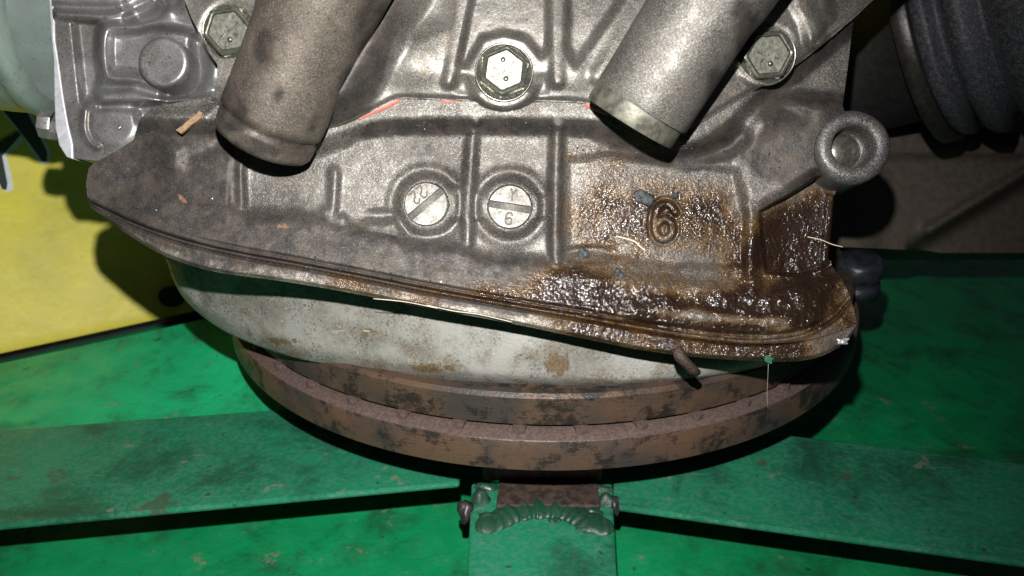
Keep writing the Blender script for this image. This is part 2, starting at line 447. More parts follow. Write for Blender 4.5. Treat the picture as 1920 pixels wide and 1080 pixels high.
M_bar = mat_green('dull_green_paint', (0.012, 0.175, 0.085), (0.045, 0.170, 0.118), 0.6, 0.6, 0.25)
M_weld = mat_green('painted_weld', (0.007, 0.055, 0.026), (0.030, 0.050, 0.038), 0.6, 1.0, 0.36)
M_burn = mat_simple('burnt_steel', (0.055, 0.048, 0.05), 0.4, 0.5, 250, 0.5, 0.0004)

def mat_yellow():
    t = NT('yellow_paint'); n = t.noise(20, 4, 0.6); f = t.noise(260, 3, 0.5)
    c = t.mix(t.step(n, 0.3, 0.7), (0.70, 0.61, 0.06), (0.58, 0.52, 0.07))
    c = t.mix(t.math('MULTIPLY', t.step(f, 0.55, 0.75), 0.15), c, (0.3, 0.26, 0.04))
    c = t.mix(t.math('MULTIPLY', t.step(t.noise(9, 6, 0.7), 0.5, 0.72), 0.4), c, (0.22, 0.19, 0.05))
    return t.out(Base_Color=c, Roughness=0.5, Normal=t.bump(n, 0.002))
M_yellow = mat_yellow()

def mat_rubber():
    t = NT('dusty_black_rubber'); f = t.noise(1300, 2, 0.6); g = t.noise(500, 4, 0.65); b = t.noise(30, 3)
    c = t.mix(t.step(g, 0.4, 0.7), (0.028, 0.029, 0.034), (0.065, 0.066, 0.075))
    c = t.mix(t.math('MULTIPLY', t.step(f, 0.58, 0.66), 0.75), c, (0.11, 0.115, 0.14))
    c = t.mix(t.math('MULTIPLY', t.step(b, 0.5, 0.7), 0.3), c, (0.05, 0.043, 0.04))
    return t.out(Base_Color=c, Roughness=0.40, Specular_IOR_Level=0.3, Normal=t.bump(f, 0.00035))
M_rubber = mat_rubber()
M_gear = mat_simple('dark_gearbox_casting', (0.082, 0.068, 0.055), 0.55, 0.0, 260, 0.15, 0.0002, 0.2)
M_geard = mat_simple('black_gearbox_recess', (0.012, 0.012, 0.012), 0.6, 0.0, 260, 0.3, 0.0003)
M_blue = mat_simple('blue_black_oily_steel', (0.022, 0.024, 0.034), 0.4, 0.2, 200, 0.4, 0.0006)
M_steel = mat_simple('worn_steel_ring', (0.35, 0.33, 0.30), 0.35, 0.7, 300, 0.2, 0.0001)

# ------------------------------------------------------------------ setting: the green plate
floor_V = []; nx, ny = 40, 30
xs = np.linspace(-1.3, 1.5, nx); ys = np.linspace(-0.25, 1.7, ny)
for yy in ys:
    for xx in xs: floor_V.append((xx, yy, 0.0012 * math.sin(7 * xx + 1) * math.sin(5 * yy)))
floor_F = [[j * nx + i, j * nx + i + 1, (j + 1) * nx + i + 1, (j + 1) * nx + i] for j in range(ny - 1) for i in range(nx - 1)]
fo = mk('ground', floor_V, floor_F, M_floor); fo['kind'] = 'structure'

# ------------------------------------------------------------------ engine
EN = thing('engine', P(900, 700, -60), 'dirty cast aluminium engine block leaning on the rusty disc', 'engine')

# gasket line between upper cover and sump
top_line = crv([(395, 192), (520, 222), (610, 240), (690, 212), (722, 196), (750, 185), (800, 186), (885, 189)], 5) + \
           crv([(893, 190), (902, 197), (922, 203), (945, 206), (968, 203), (988, 197), (997, 191)], 4) + \
           crv([(1005, 190), (1095, 193), (1130, 208), (1200, 248), (1290, 244), (1318, 228), (1400, 178), (1500, 117), (1600, 35), (1640, -2), (1760, -100)], 5)
yG = yfun([(60, 330), (165, 384), (190, 396), (260, 428), (350, 458), (450, 481), (560, 501), (700, 528), (800, 548), (950, 575), (1100, 600), (1200, 619), (1300, 634), (1400, 644), (1480, 640), (1530, 624), (1570, 598), (1606, 560), (1800, 400)])
groove_pts = crv([(168, 382), (190, 394), (260, 428), (350, 458), (450, 481), (560, 501), (700, 528), (800, 548), (950, 575), (1100, 600), (1200, 619), (1300, 634), (1400, 644), (1480, 642), (1530, 634), (1570, 622), (1606, 606)], 5)
edge_pts = crv([(172, 390), (205, 415), (240, 440), (310, 480), (400, 509), (520, 526), (640, 546), (800, 577), (960, 607), (1100, 636), (1200, 656), (1300, 669), (1400, 676), (1480, 678), (1530, 671), (1570, 653), (1597, 628), (1607, 604)], 5)

und = fbm(150, 3, 11); grain = fbm(14, 3, 12)
# ---- sump relief
yF = yfun([(60, 215), (400, 225), (560, 262), (640, 245), (700, 226), (760, 220), (1090, 220), (1150, 236), (1230, 262), (1300, 262), (1360, 225), (1420, 170), (1560, 60), (1800, -140)])
yT = yfun([(60, 250), (400, 268), (470, 296), (560, 308), (640, 288), (720, 262), (1060, 262), (1130, 278), (1230, 304), (1300, 308), (1370, 276), (1430, 215), (1560, 110), (1800, -100)])
yB = yfun([(60, 300), (165, 322), (300, 345), (440, 372), (470, 384), (590, 386), (640, 404), (735, 418), (765, 436), (870, 440), (905, 462), (1020, 470), (1060, 486), (1250, 500), (1400, 514), (1600, 500), (1800, 480)])
h = 36 * (1 - Sm(yF - 6, yT + 4, Y))
t = np.clip((Y - yB) / np.maximum(yG - yB, 8), 0, 1.1)
low = 46 * (0.42 * Sm(0, 0.30, t) + 0.58 * t)
h = h + blur(low, 5)
# left shoulder
lsh = 16 * (1 - Sm(428, 474, X)) * Sm(240, 300, Y)
h = smax(h, lsh - np.maximum(0, 300 - X) * 0.10 + 6 * (Y - 300) / 100 * (X < 430), 14)
h = h - 55 * Sm(330, 130, X) ** 1.3
h += 12 * pm([(255, 262), (268, 225), (300, 210), (400, 205), (395, 268), (330, 290)], 14)
h += 8 * dm(322, 300, 20, 16) - 6 * dm(300, 335, 26, 20)
def lift(h, val, m): return h + m * np.maximum(val - h, 0)
# ribs
def addrib(h, pts, w, soft, hh): return smax(h, hh * ridge(pts, w, soft) - 3, 7)
h = addrib(h, crv([(893, 198), (886, 260), (881, 330), (878, 400), (876, 462)], 4), 11, 8, 21)
h = addrib(h, crv([(1046, 210), (1044, 280), (1042, 360), (1041, 420), (1043, 492)], 4), 12, 8, 26)
h = addrib(h, [(452, 262), (450, 330), (452, 386)], 10, 9, 22)
h = addrib(h, [(628, 322), (626, 360), (622, 420)], 10, 9, 19)
h = addrib(h, [(612, 400), (622, 420), (640, 415)], 14, 10, 20)
h = smax(h, 34 * ridge([(893, 196), (892, 224)], 15, 7), 4); h = smax(h, 34 * ridge([(1047, 200), (1047, 228)], 17, 7), 4)
h = blur(h, 3.2)
# collars of the date inserts, with the small bridge to the rib
for cx, cy in ((800, 383), (956, 388)):
    dd = np.hypot(X - cx, Y - cy)
    h = h - 7 * np.exp(-((dd - 66) / 12.0) ** 2)
    h = h * Sm(34, 66, dd) + (1 - Sm(34, 66, dd)) * 9
    h += 3.5 * (1 - Sm(46, 60, dd))
    h = np.where(dd < 40.5, -9.0, h)
for q4, k4 in (([(850, 350), (872, 350), (872, 412), (850, 412)], 7), ([(892, 358), (906, 364), (906, 408), (892, 412)], 6), ([(1004, 366), (1030, 366), (1030, 410), (1004, 410)], 6)):
    h = h + k4 * pm(q4, 7)
# ledge under the first bay
h = lift(h, 18, pm([(690, 425), (740, 412), (756, 438), (720, 452), (680, 446)], 10))
h -= 9 * dm(718, 404, 16, 14, 1.6, 0.6)
h += 5 * dm(695, 418, 9, 7, 1.6, 0.8)
# right bay with the cast figure
h = h - 9 * pm([(1060, 300), (1130, 292), (1380, 320), (1398, 370), (1400, 500), (1250, 500), (1062, 478)], 12)
fig6 = crv([(1266, 398), (1258, 386), (1246, 382), (1234, 390), (1229, 408), (1228, 428), (1234, 444), (1246, 448), (1258, 440), (1261, 426), (1254, 413), (1243, 411), (1233, 420)], 6)
h += 10.0 * ridge(fig6, 6.0, 2.5) - 4.0 * np.exp(-((dline(fig6) - 11) / 3.0) ** 2)
# step below the bay : lumpy crust
h += 9 * dm(1120, 505, 60, 26, 1.2, 0.5) * 0.8 - 8 * dm(1105, 478, 40, 14, 1.3, 0.4)
# arm to the mounting boss
arm = [(1392, 262), (1420, 205), (1450, 178), (1600, 196), (1640, 260), (1600, 330), (1532, 330), (1480, 362), (1424, 394), (1398, 386), (1388, 330)]
am = pm(arm, 20); h = h * (1 - am) + am * (16 + 26 * Sm(1400, 1560, X)) 
h += 10 * np.exp(-(np.hypot((X - 1425) / 34, (Y - 232) / 30)) ** 2)
h -= 9 * np.exp(-(dline([(1455, 170), (1470, 200), (1500, 215)]) / 22) ** 2)
h -= 10 * ridge(crv([(1392, 258), (1330, 288), (1270, 292)], 4), 14, 13)
# recessed bay beyond, under the arm
rec = [(1424, 397), (1480, 366), (1530, 334), (1600, 330), (1620, 420), (1546, 500), (1500, 516), (1436, 512)]
rm_ = pm(rec, 3); h = h * (1 - rm_) + rm_ * (-34 + 10 * Sm(1480, 1425, X))
h = smax(h, -6 + 0 * X - 60 * (1 - ridge([(1556, 372), (1551, 430), (1547, 492)], 9, 5)), 3)
# ridge between the bays and its foot
h = lift(h, 14 + 18 * Sm(480, 580, Y), ridge(crv([(1412, 392), (1410, 440), (1408, 500), (1412, 585)], 4), 11, 10))
h = lift(h, 44, ridge(crv([(1180, 590), (1260, 588), (1350, 600), (1440, 606), (1490, 600)], 5), 13, 12))
h -= 12 * ridge(crv([(1160, 606), (1260, 616), (1360, 628), (1470, 630), (1530, 612)], 5), 5, 5)
h -= 26 * Sm(1500, 1610, X) * Sm(470, 560, Y)
lump_n = fbm(34, 3, 21)
h += 7 * lump_n * pm([(1060, 490), (1400, 500), (1560, 470), (1600, 600), (1400, 640), (1100, 600)], 20)
# narrow dark groove along the bottom seam
h -= 22 * np.exp(-((Y - yG + 4) / 5.0) ** 2)
h -= 7 * np.exp(-((Y - yG + 16) / 3.5) ** 2) * Sm(330, 420, X)
h += 2.2 * und + 0.5 * grain
h = np.where(np.hypot(X - 1584, Y - 284) < 56, -70, h)
sump_out = [(166, 316), (176, 306), (205, 290), (236, 272), (250, 262), (262, 224), (285, 200)] + \
    [(x_, y_ - 9) for x_, y_ in top_line if x_ < 1600] + \
    [(1600, 40), (1597, 66), (1589, 130), (1580, 198), (1590, 230), (1592, 300), (1575, 345), (1563, 368), (1559, 430), (1553, 482), (1560, 498), (1577, 522), (1593, 552), (1603, 588), (1606, 606)] + \
    groove_pts[::-1][1:] + [(164, 372), (161, 345)]
oil = 0 * X
oil = np.maximum(oil, (0.45 + 0.48 * Sm(300, 400, Y)) * pm([(1056, 275), (1100, 268), (1160, 282), (1240, 318), (1330, 340), (1385, 345), (1400, 400), (1400, 470), (1330, 480), (1200, 470), (1090, 470), (1058, 440)], 44))
oil = np.maximum(oil, 1.25 * pm([(1130, 540), (1300, 530), (1400, 480), (1440, 420), (1560, 380), (1590, 540), (1606, 610), (1400, 650), (1180, 625)], 46))
oil = np.maximum(oil, 1.3 * pm([(1000, 515), (1040, 500), (1180, 470), (1330, 505), (1390, 470), (1420, 400), (1560, 350), (1590, 540), (1606, 610), (1400, 650), (1180, 620), (1040, 605), (860, 565), (900, 545), (985, 540)], 48))
oil = np.maximum(oil, 0.42 * pm([(450, 478), (560, 492), (1000, 560), (1000, 596), (560, 520)], 12))
oil *= 1 + 0.35 * fbm(60, 4, 79)
oil *= 1 - 0.6 * dm(1265, 520, 90, 40, 1.5, 0.42)
oil *= 1 - 0.55 * dm(1090, 330, 26, 20, 0.8, 1.8)
oil *= 1 - 0.6 * pm([(1230, 575), (1330, 586), (1470, 596), (1480, 612), (1330, 604), (1230, 592)], 10)
gri_shade = 0 * X  # dirt, plus shade painted on the slope band and right arm
gri_shade = np.maximum(gri_shade, 0.85 * (1 - Sm(430, 500, X)) * Sm(200, 230, Y))
gri_shade = np.maximum(gri_shade, 0.74 * Sm(-6, 24, Y - yB) * (1 - Sm(1000, 1150, X)))
gri_shade = np.maximum(gri_shade, 1.7 * np.exp(-((Y - yG + 8) / 14.0) ** 2) * Sm(250, 380, X) * (1 - Sm(1150, 1300, X)))
gri_shade = np.maximum(gri_shade, 1.15 * Sm(yF - 4, yF + 10, Y) * (1 - Sm(yT - 14, yT + 4, Y)) * Sm(640, 700, X))  # shade of the down-facing slope, painted in as dark tone
gri_shade = np.maximum(gri_shade, 0.5 * ridge([(893, 200), (881, 330)], 14, 8) * Sm(330, 210, Y)); gri_shade = np.maximum(gri_shade, 0.6 * ridge([(1046, 205), (1042, 500)], 16, 9))
gri_shade = np.maximum(gri_shade, 1.5 * pm([(1370, 270), (1440, 160), (1600, 180), (1640, 300), (1480, 350), (1420, 330)], 30))  # weaker light on the arm, painted in as darkening
gri_shade = np.maximum(gri_shade, 1.25 * pm([(1120, 262), (1290, 300), (1400, 270), (1380, 300), (1290, 325), (1120, 285)], 12))  # slope shade painted on round the right pipe stub
gri_shade = np.maximum(gri_shade, 0.26 + 0.60 * fbm(120, 4, 77)); gri_shade[Y < yF] *= 0.35
gri_shade *= 1 - 0.8 * dm(1410, 232, 26, 20, 1.0, 1.2)
relief('sump_casting', sump_out, h, M_sump, EN, 260, dict(oil=oil, grime_shade=gri_shade))
h_sump = h

# ---- pan flange strip below the seam
rim_out = groove_pts + edge_pts[::-1]
yE = np.interp(X, [q[0] for q in edge_pts], [q[1] for q in edge_pts]); yE = np.where(X > 1600, 620, yE)
hr = 43 - 55 * Sm(330, 130, X) ** 1.3 - 26 * Sm(1500, 1610, X)
hr = hr - 10 * (1 - Sm(0, 7, Y - yG)) - 8 * (1 - Sm(0, 8, yE - Y)) + 1.6 * fbm(30, 3, 31) + 0.8 * fbm(9, 2, 32)
hr += 2 * np.exp(-((yE - Y - 6) / 4.0) ** 2)
ro = 1.0 * Sm(900, 1120, X) * (1 - Sm(1480, 1600, X)) + 0.45 * Sm(560, 640, X) * (1 - Sm(760, 900, X))
rg = 0.8 * np.exp(-((Y - yG) / 13.0) ** 2) + 0.25 * Sm(500, 300, X) + 0.3 + 0.7 * fbm(50, 4, 80)
flange = relief('pan_flange', rim_out, hr, M_rim, EN, -14, dict(oil=ro, grime_shade=rg))
# bright chip at the corner of the flange
V, Fc = lump(P(1580, 640, 24), (0.0026, 0.0013, 0.0008), 5, 12, 16, 0.45)
mk('chipped_corner', V, Fc, M_plate, flange)

# ---- upper cover relief
hu = 46 + 10 * Sm(190, 40, Y) + 0 * X
dflat = dline(top_line)
hu -= 9 * (1 - Sm(0, 60, dflat)) + 9 * (1 - Sm(0, 9, dflat))
# sunken fields
fld = pm([(900, -160), (868, 40), (850, 120), (880, 122), (905, 72), (945, 62), (985, 72), (1015, 105), (1028, 90), (1032, -160)], 10)
hu -= 17 * fld
hu -= 15 * pm([(1062, -160), (1062, 90), (1080, 120), (1150, 20), (1200, -60), (1230, -160)], 12)
hu -= 10 * pm([(700, -160), (690, 60), (760, 70), (842, 40), (858, -160)], 22)
hu += 10 * np.exp(-(np.hypot((X - 780) / 50, (Y - 115) / 50)) ** 2)
hu += 7 * np.exp(-(np.hypot((X - 1075) / 30, (Y - 140) / 40)) ** 2)
# ribs
def taper(pts, w0, w1, soft, hh):
    (x0, y0), (x1, y1) = pts
    tt = np.clip(((X - x0) * (x1 - x0) + (Y - y0) * (y1 - y0)) / ((x1 - x0) ** 2 + (y1 - y0) ** 2), 0, 1)
    d = np.hypot(X - x0 - tt * (x1 - x0), Y - y0 - tt * (y1 - y0)); w = w0 + (w1 - w0) * tt
    return hh * (1 - Sm(w - soft, w + soft, d))
hu = lift(hu, 58, taper([(892, -120), (842, 152)], 17, 11, 8, 1.0))
hu = lift(hu, 58, taper([(1048, -120), (1046, 150)], 16, 12, 8, 1.0))
hu = lift(hu, 58, taper([(1290, -130), (1122, 140)], 17, 14, 12, 1.0))
# bolt bosses
for cx, cy, r in ((944, 140, 68), (1436, 108, 60), (436, 62, 58)):
    dd = np.hypot(X - cx, Y - cy); m_ = 1 - Sm(r - 10, r + 10, dd)
    hu = hu * (1 - m_) + m_ * 50
hu += 7 * dm(875, 160, 22, 14, 1.0, 0.7) * -1
hu -= 7 * dm(1012, 158, 18, 12)
hu = blur(hu, 2.6)
dax = (X - 490) * 0.87 + (Y - 235) * 0.49; dax = np.where(dax < 0, 96 - 2.2 * (dax + 60), dax)
# swelling that carries the left stub
sw = Sm(172, 96, dax) * Sm(250, 170, Y)
hu = hu + sw * 62
# right end : raised ridge and edge
hu = lift(hu, 64, ridge(crv([(1530, -140), (1500, -20), (1520, 40), (1528, 72)], 5), 17, 13))
hu -= 14 * pm([(1545, -150), (1560, 40), (1530, 80), (1640, -10), (1700, -150)], 14)
hu += 12 + 1.6 * und + 0.35 * grain
up_out = [(345, -148), (346, 0), (360, 36), (378, 70), (392, 98), (408, 122), (404, 160)] + top_line + [(1765, -148)]
ou = 0 * X
gu = 0.55 * Sm(690, 720, X) * (1 - Sm(725, 765, X)) * (1 - Sm(110, 200, Y)) + 0.42 * pm([(1030, -50), (1062, -50), (1058, 150), (1036, 150)], 8)
gu = np.maximum(gu, 0.06 + 0.30 * fbm(140, 4, 78)); gu = np.maximum(gu, 0.95 * pm([(600, 245), (692, 214), (722, 150), (757, 0), (765, -140), (600, -140)], 16)); gu = np.maximum(gu, 0.30 * fld); gu = np.maximum(gu, 0.30 * pm([(1062, -160), (1062, 80), (1150, 20), (1230, -160)], 20))
gu = np.maximum(gu, 0.5 * pm([(1530, -100), (1560, 60), (1480, 125), (1480, 90), (1535, 60)], 14))
relief('upper_cover', up_out, hu, M_upper, EN, -20, dict(oil=ou, grime_shade=gu))

# ---- left end housing relief
hl = -22 + 0 * X
hl -= 30 * pm([(140, 42), (152, 36), (186, 42), (190, 140), (176, 185), (156, 190)], 9)                  # dark pocket
hl += 14 * pm([(60, -160), (60, 4), (118, 8), (225, 10), (262, -20), (262, -160)], 8)                     # upper frame band
hl = lift(hl, -4, ridge(crv([(108, 26), (140, 28), (200, 30), (245, 18), (285, -6)], 4), 8, 8))
hl -= 24 * pm([(244, 10), (270, -10), (345, -30), (335, 16), (296, 34), (240, 40)], 14)
plat = [(196, 48), (300, 40), (340, 52), (420, 62), (420, 130), (392, 180), (300, 160), (205, 148)]
hl += 4 * pm(plat, 8)
rb = crv([(400, 66), (340, 44), (298, 40), (250, 50), (208, 52), (197, 66), (195, 100), (199, 134), (208, 145), (250, 148), (296, 160)], 5)
hl = lift(hl, 8, ridge(rb, 11, 11))
hl = lift(hl, 16, np.exp(-(np.hypot((X - 318) / 30, (Y - 24) / 26)) ** 2))
hl = lift(hl, 14, pm([(345, -20), (340, 30), (372, 58), (420, 66), (420, -60)], 16))
hl = lift(hl, 4, np.exp(-(np.hypot((X - 400) / 26, (Y - 130) / 40)) ** 2))
hl -= 24 * ridge(crv([(372, 80), (378, 130), (356, 172), (318, 186)], 5), 12, 12)
hl = lift(hl, 4, pm([(182, 172), (250, 166), (312, 186), (400, 176), (400, 194), (186, 193)], 9))
hl -= 22 * pm([(186, 198), (300, 196), (400, 196), (400, 235), (262, 230), (180, 216)], 6)
hl = lift(hl, -14, pm(crv([(166, 208), (200, 202), (252, 206), (255, 246), (234, 272), (206, 276), (178, 266), (166, 240), (166, 208)], 4), 11))
hl = lift(hl, -10, ridge(crv([(160, 205), (158, 240), (168, 266), (184, 276)], 4), 5, 5))
hl = blur(hl, 2.2)
hl += 1.4 * und + 0.3 * grain
left_out = [(60 + 4, -148), (95, -20), (98, 20), (102, 74), (108, 120), (118, 186), (127, 240), (136, 296), (178, 301), (212, 300), (240, 276), (300, 240), (420, 240), (430, 60), (400, -148)]
gl = 0.5 * pm([(136, 36), (192, 40), (200, 150), (180, 190), (152, 190)], 8) + 0.5 * pm([(180, 196), (420, 192), (420, 240), (240, 300), (140, 300), (160, 200)], 14) + 0.4 * pm([(100, -5), (240, -5), (250, 30), (100, 30)], 10)
relief('end_housing', left_out, hl, M_left, EN, 160, dict(oil=0 * X, grime_shade=np.clip(gl, 0, 0.7)))

# round cast pad on the end housing
zax = -F_
def pprof(rs, ps):
    return [(r * S, t_ * S) for r, t_ in zip(rs, ps)]
V, Fc = lathe(pprof([48, 47, 46, 43, 38, 30, 15, 1], [-30, 30, 37, 41, 41.5, 40, 40, 40]), P(322, 127, -14), zax, 48, cap=False)
mk('round_pad', V, Fc, M_left, EN, True)

# bright plate between end housing and canister
pl = [(86, -60), (96, 74), (100, 112), (101, 180), (103, 240), (110, 272), (124, 294), (137, 299), (136, 270), (128, 236), (119, 186), (110, 120), (103, 74), (99, -60)]
V, Fc = prism(P(*np.array(pl).T, -20 + 0 * np.array(pl)[:, 0]), F_ * 0.03)
o = mk('edge_plate', V, Fc, M_plate, EN, False); bevel(o, 0.0005)
V, Fc = lathe(pprof([28, 30, 28, 20, 1], [0, 4, 24, 28, 28]), P(104, 236, -62), -R_ * 0.95 - F_ * 0.1 + U_ * 0.1, 8, cap=False)
sharpen(mk('side_nut', V, Fc, M_left, EN, True))
# canister (domed can)
prof = []
Rc = 0.050
for a in np.linspace(0, math.pi / 2, 22): prof.append((Rc * math.cos(a) ** 0.8 if a < 1.56 else 0.0005, 0.012 + 0.075 * math.sin(a)))
prof = [(Rc * 0.9, -0.001), (Rc * 1.012, 0.0), (Rc * 1.035, 0.0022), (Rc * 1.035, 0.0052), (Rc * 1.012, 0.0075), (Rc * 0.998, 0.0085), (Rc * 1.004, 0.0105)] + prof
V, Fc = lathe(prof, P(101, -18, -150), -R_ * 0.99 + U_ * 0.04 - F_ * 0.12, 96, cap=False)
mk('canister', V, Fc, M_can, EN)

# pink sealant squeezed out along the seam
def bead(pts, rad):
    c_ = np.array(crv(pts, 5)); n = len(c_); w = np.interp(np.arange(n), np.linspace(0, n - 1, len(rad)), rad)
    V, Fc = tube(P(c_[:, 0], c_[:, 1], 33 + 0 * c_[:, 0]), w * S, 8); return mk('sealant_bead', V, Fc, M_gasket, EN)
bead([(672, 222), (690, 213), (712, 203), (735, 192), (752, 184), (765, 183)], [5, 6, 7.5, 8.5, 6, 2])
bead([(765, 184), (815, 186), (835, 189), (860, 188), (892, 188)], [3, 4, 6.5, 5, 3])
bead([(1000, 191), (1085, 192), (1104, 198), (1122, 205), (1140, 216)], [2.5, 3, 7, 7, 4])

# ---- tubes
def cam_axis(dx, dy, dz): return dx * R_ - dy * U_ - dz * F_     # image x right, y down, z toward the lens
def tube_grime(V, blobs, base):
    w = V - C; dz_ = w @ F_; px_ = 960 + FPX * (w @ R_) / dz_; py_ = 540 - FPX * (w @ U_) / dz_
    g_ = np.full(len(V), base)
    for bx, by, sx_, sy_ in blobs: g_ = np.maximum(g_, 1.25 * np.exp(-((px_ - bx) / sx_) ** 2 - ((py_ - by) / sy_) ** 2))
    return g_
def dense(prof, k=6):
    out = []
    for (r0, t0), (r1, t1) in zip(prof[:-1], prof[1:]):
        m = k if abs(t1 - t0) > 0.004 else 1
        out += [(r0 + (r1 - r0) * i / m, t0 + (t1 - t0) * i / m) for i in range(m)]
    return out + [prof[-1]]
ax = cam_axis(-0.49, 0.87, -0.34); ax /= np.linalg.norm(ax)
org = P(518, 202, 98)
rr = 99 * S * 0.915
pr = [(rr * 1.30, -0.085), (rr * 1.20, -0.062), (rr * 1.12, -0.044), (rr * 1.05, -0.034), (rr * 1.0, -0.028), (rr * 0.985, -0.018), (rr * 0.985, 0.002), (rr * 0.97, 0.0045), (rr * 0.915, 0.0052), (rr * 0.915, 0.0066), (rr * 0.955, 0.0076), (rr * 0.94, 0.0125), (rr * 0.88, 0.0142), (rr * 0.70, 0.0146), (rr * 0.68, -0.02), (0.0005, -0.02)]
wob = lambda a, t_: 1 + 0.018 * np.cos(4 * a + 0.7) + 0.010 * np.sin(3 * a + 40 * t_) + 0.006 * np.sin(7 * a - 60 * t_)
V, Fc = lathe(dense(pr), org, ax, 96, cap=False, rfun=wob)
mk('pipe_stub', V, Fc, M_tube, EN, attrs=dict(oil=np.zeros(len(V)), grime_shade=tube_grime(V, [(495, 90, 22, 46), (450, 215, 20, 40), (585, 235, 10, 14), (700, 60, 40, 120), (660, 170, 30, 60), (440, 235, 60, 14), (500, 272, 90, 24), (430, 200, 26, 50), (520, 180, 14, 20)], 0.22)))
ax2 = cam_axis(-0.525, 0.85, -0.31); ax2 /= np.linalg.norm(ax2)
org2 = P(1203, 201, 116)
rr2 = 97 * S * 0.92
pr2 = [(rr2 * 1.16, -0.085), (rr2 * 1.12, -0.060), (rr2 * 1.07, -0.044), (rr2 * 1.01, -0.038), (rr2, -0.030), (rr2, -0.001), (rr2 * 0.985, 0.0), (rr2 * 0.80, 0.0001), (rr2 * 0.80, -0.01), (0.0005, -0.01)]
V, Fc = lathe(dense(pr2), org2, ax2, 96, cap=False, rfun=wob)
stub2 = mk('pipe_stub', V, Fc, M_tube2, EN, attrs=dict(oil=np.zeros(len(V)), grime_shade=tube_grime(V, [(1400, 60, 26, 60), (1340, 160, 16, 60), (1390, 20, 20, 30)], 0.16)))
sharpen(stub2, 50)
pr3 = [(rr2 * 0.88, -0.006), (rr2 * 0.955, -0.0002), (rr2 * 0.955, 0.0048), (rr2 * 0.94, 0.0058), (rr2 * 0.60, 0.006), (0.0005, 0.006)]
V, Fc = lathe(pr3, org2 - R_ * 0.0010 - U_ * 0.0003, ax2, 96, cap=False)
M_collar = mat_simple('olive_steel_cap', (0.11, 0.104, 0.082), 0.5, 0.4, 260, 0.45, 0.0002)
sharpen(mk('end_cap', V, Fc, M_collar, stub2), 40)

# ---- mounting boss with its hole
bprof = [(70, -120), (70, 30), (68, 40), (62, 47), (54, 49), (46, 48), (40, 45), (38, 40), (37, 20), (36, 8), (30, 2), (24, 2), (20, 6), (12, 10), (1, 11)]
V, Fc = lathe([(r * S * 0.985, t_ * S) for r, t_ in bprof], P(1584, 284, 0), zax + R_ * -0.06 + U_ * 0.04, 72, cap=False, rfun=lambda a, t_: 1 + 0.008 * np.sin(3 * a + 1))
gg = np.concatenate([np.full(72, 0.6 if i < 8 else 0.0) for i in range(len(bprof))])
mk('mounting_boss', V, Fc, M_boss, EN, attrs=dict(oil=np.zeros(len(V)), grime_shade=gg * 0.4))
V, Fc = lathe(pprof([34, 33, 26, 14, 1], [0, 3, 9, 12, 13]), P(1579, 284, 4), zax, 40, cap=False)
mk('hole_bottom', V, Fc, M_zinc, EN)

# ---- flange bolts
def bolt(cx, cy, h0, rf, rh, rot, tiltx=0.0, tilty=0.0):
    axb = zax + R_ * tiltx + U_ * tilty; axb = axb / np.linalg.norm(axb)
    o_ = P(cx, cy, h0)
    rings = [(rf, -4), (rf, 5), (rf * 0.985, 7)]
    for k in range(5): rings += [(rf * (0.96 - 0.045 * k), 7.6 + 0.8 * k), (rf * (0.945 - 0.045 * k), 7.2 + 0.8 * k)]
    rings += [(rh * 0.8, 11)]
    V, Fc = lathe([(r * S, t_ * S) for r, t_ in rings], o_, axb, 72, cap=False)
    b = sharpen(mk('flange_bolt', V, Fc, M_zinc, EN), 60)
    def hexr(a, t_):
        q = (a + rot) % (math.pi / 3) - math.pi / 6
        return np.minimum(1.0 / np.cos(q), 1.125)
    ap = rh * 0.90
    hp = [(ap * 1.05, 8), (ap, 12), (ap, 25), (ap * 0.975, 28), (ap * 0.88, 29.5), (ap * 0.82, 28.5), (ap * 0.77, 24), (ap * 0.4, 23.6), (1, 23.4)]
    V, Fc = lathe([(r * S, t_ * S) for r, t_ in hp], o_, axb, 96, cap=False, rfun=hexr)
    hd = sharpen(mk('hex_head', V, Fc, M_zinc, b), 40)
    for k, (ax_, ay_, lx, ang) in enumerate([(-16, -3, 9, 20), (15, -12, 9, -48), (14, 6, 9, 22), (-11, 9, 9, 130)]):
        ca, sa = math.cos(math.radians(ang)), math.sin(math.radians(ang))
        q = [(ax_ + sx_ * lx / 2 * ca - sy_ * 1.3 * sa, ay_ + sx_ * lx / 2 * sa + sy_ * 1.3 * ca) for sx_, sy_ in ((-1, -1), (1, -1), (1, 1), (-1, 1))]
        uu, vv, _ = frame_from(axb)
        sc = rh / 43.0
        pts = [o_ + axb * 23.0 * S + R_ * x_ * sc * S - U_ * y_ * sc * S for x_, y_ in q]
        V, Fc = box8(*pts[::-1], axb * 2.2 * S); mk('head_mark', V, Fc, M_zincd, hd, False)
    for x_, y_ in ((-2, -18), (3, 15)):
        sc = rh / 43.0
        V, Fc = lathe([(4.6 * S * sc, 0), (4.4 * S * sc, 1.6 * S), (2.6 * S * sc, 2.6 * S), (0.2 * S, 2.8 * S)], o_ + axb * 23.2 * S + R_ * x_ * sc * S - U_ * y_ * sc * S, axb, 14, cap=False)
        mk('head_dot', V, Fc, M_zincd, hd)
    return b
bolt(945, 137, 61, 53, 44, math.radians(38), 0.03, -0.04)
bolt(1436, 106, 61, 52, 44, math.radians(55), -0.10, -0.16)
bolt(434, 62, 61, 50, 43, math.radians(52), 0.10, -0.16)

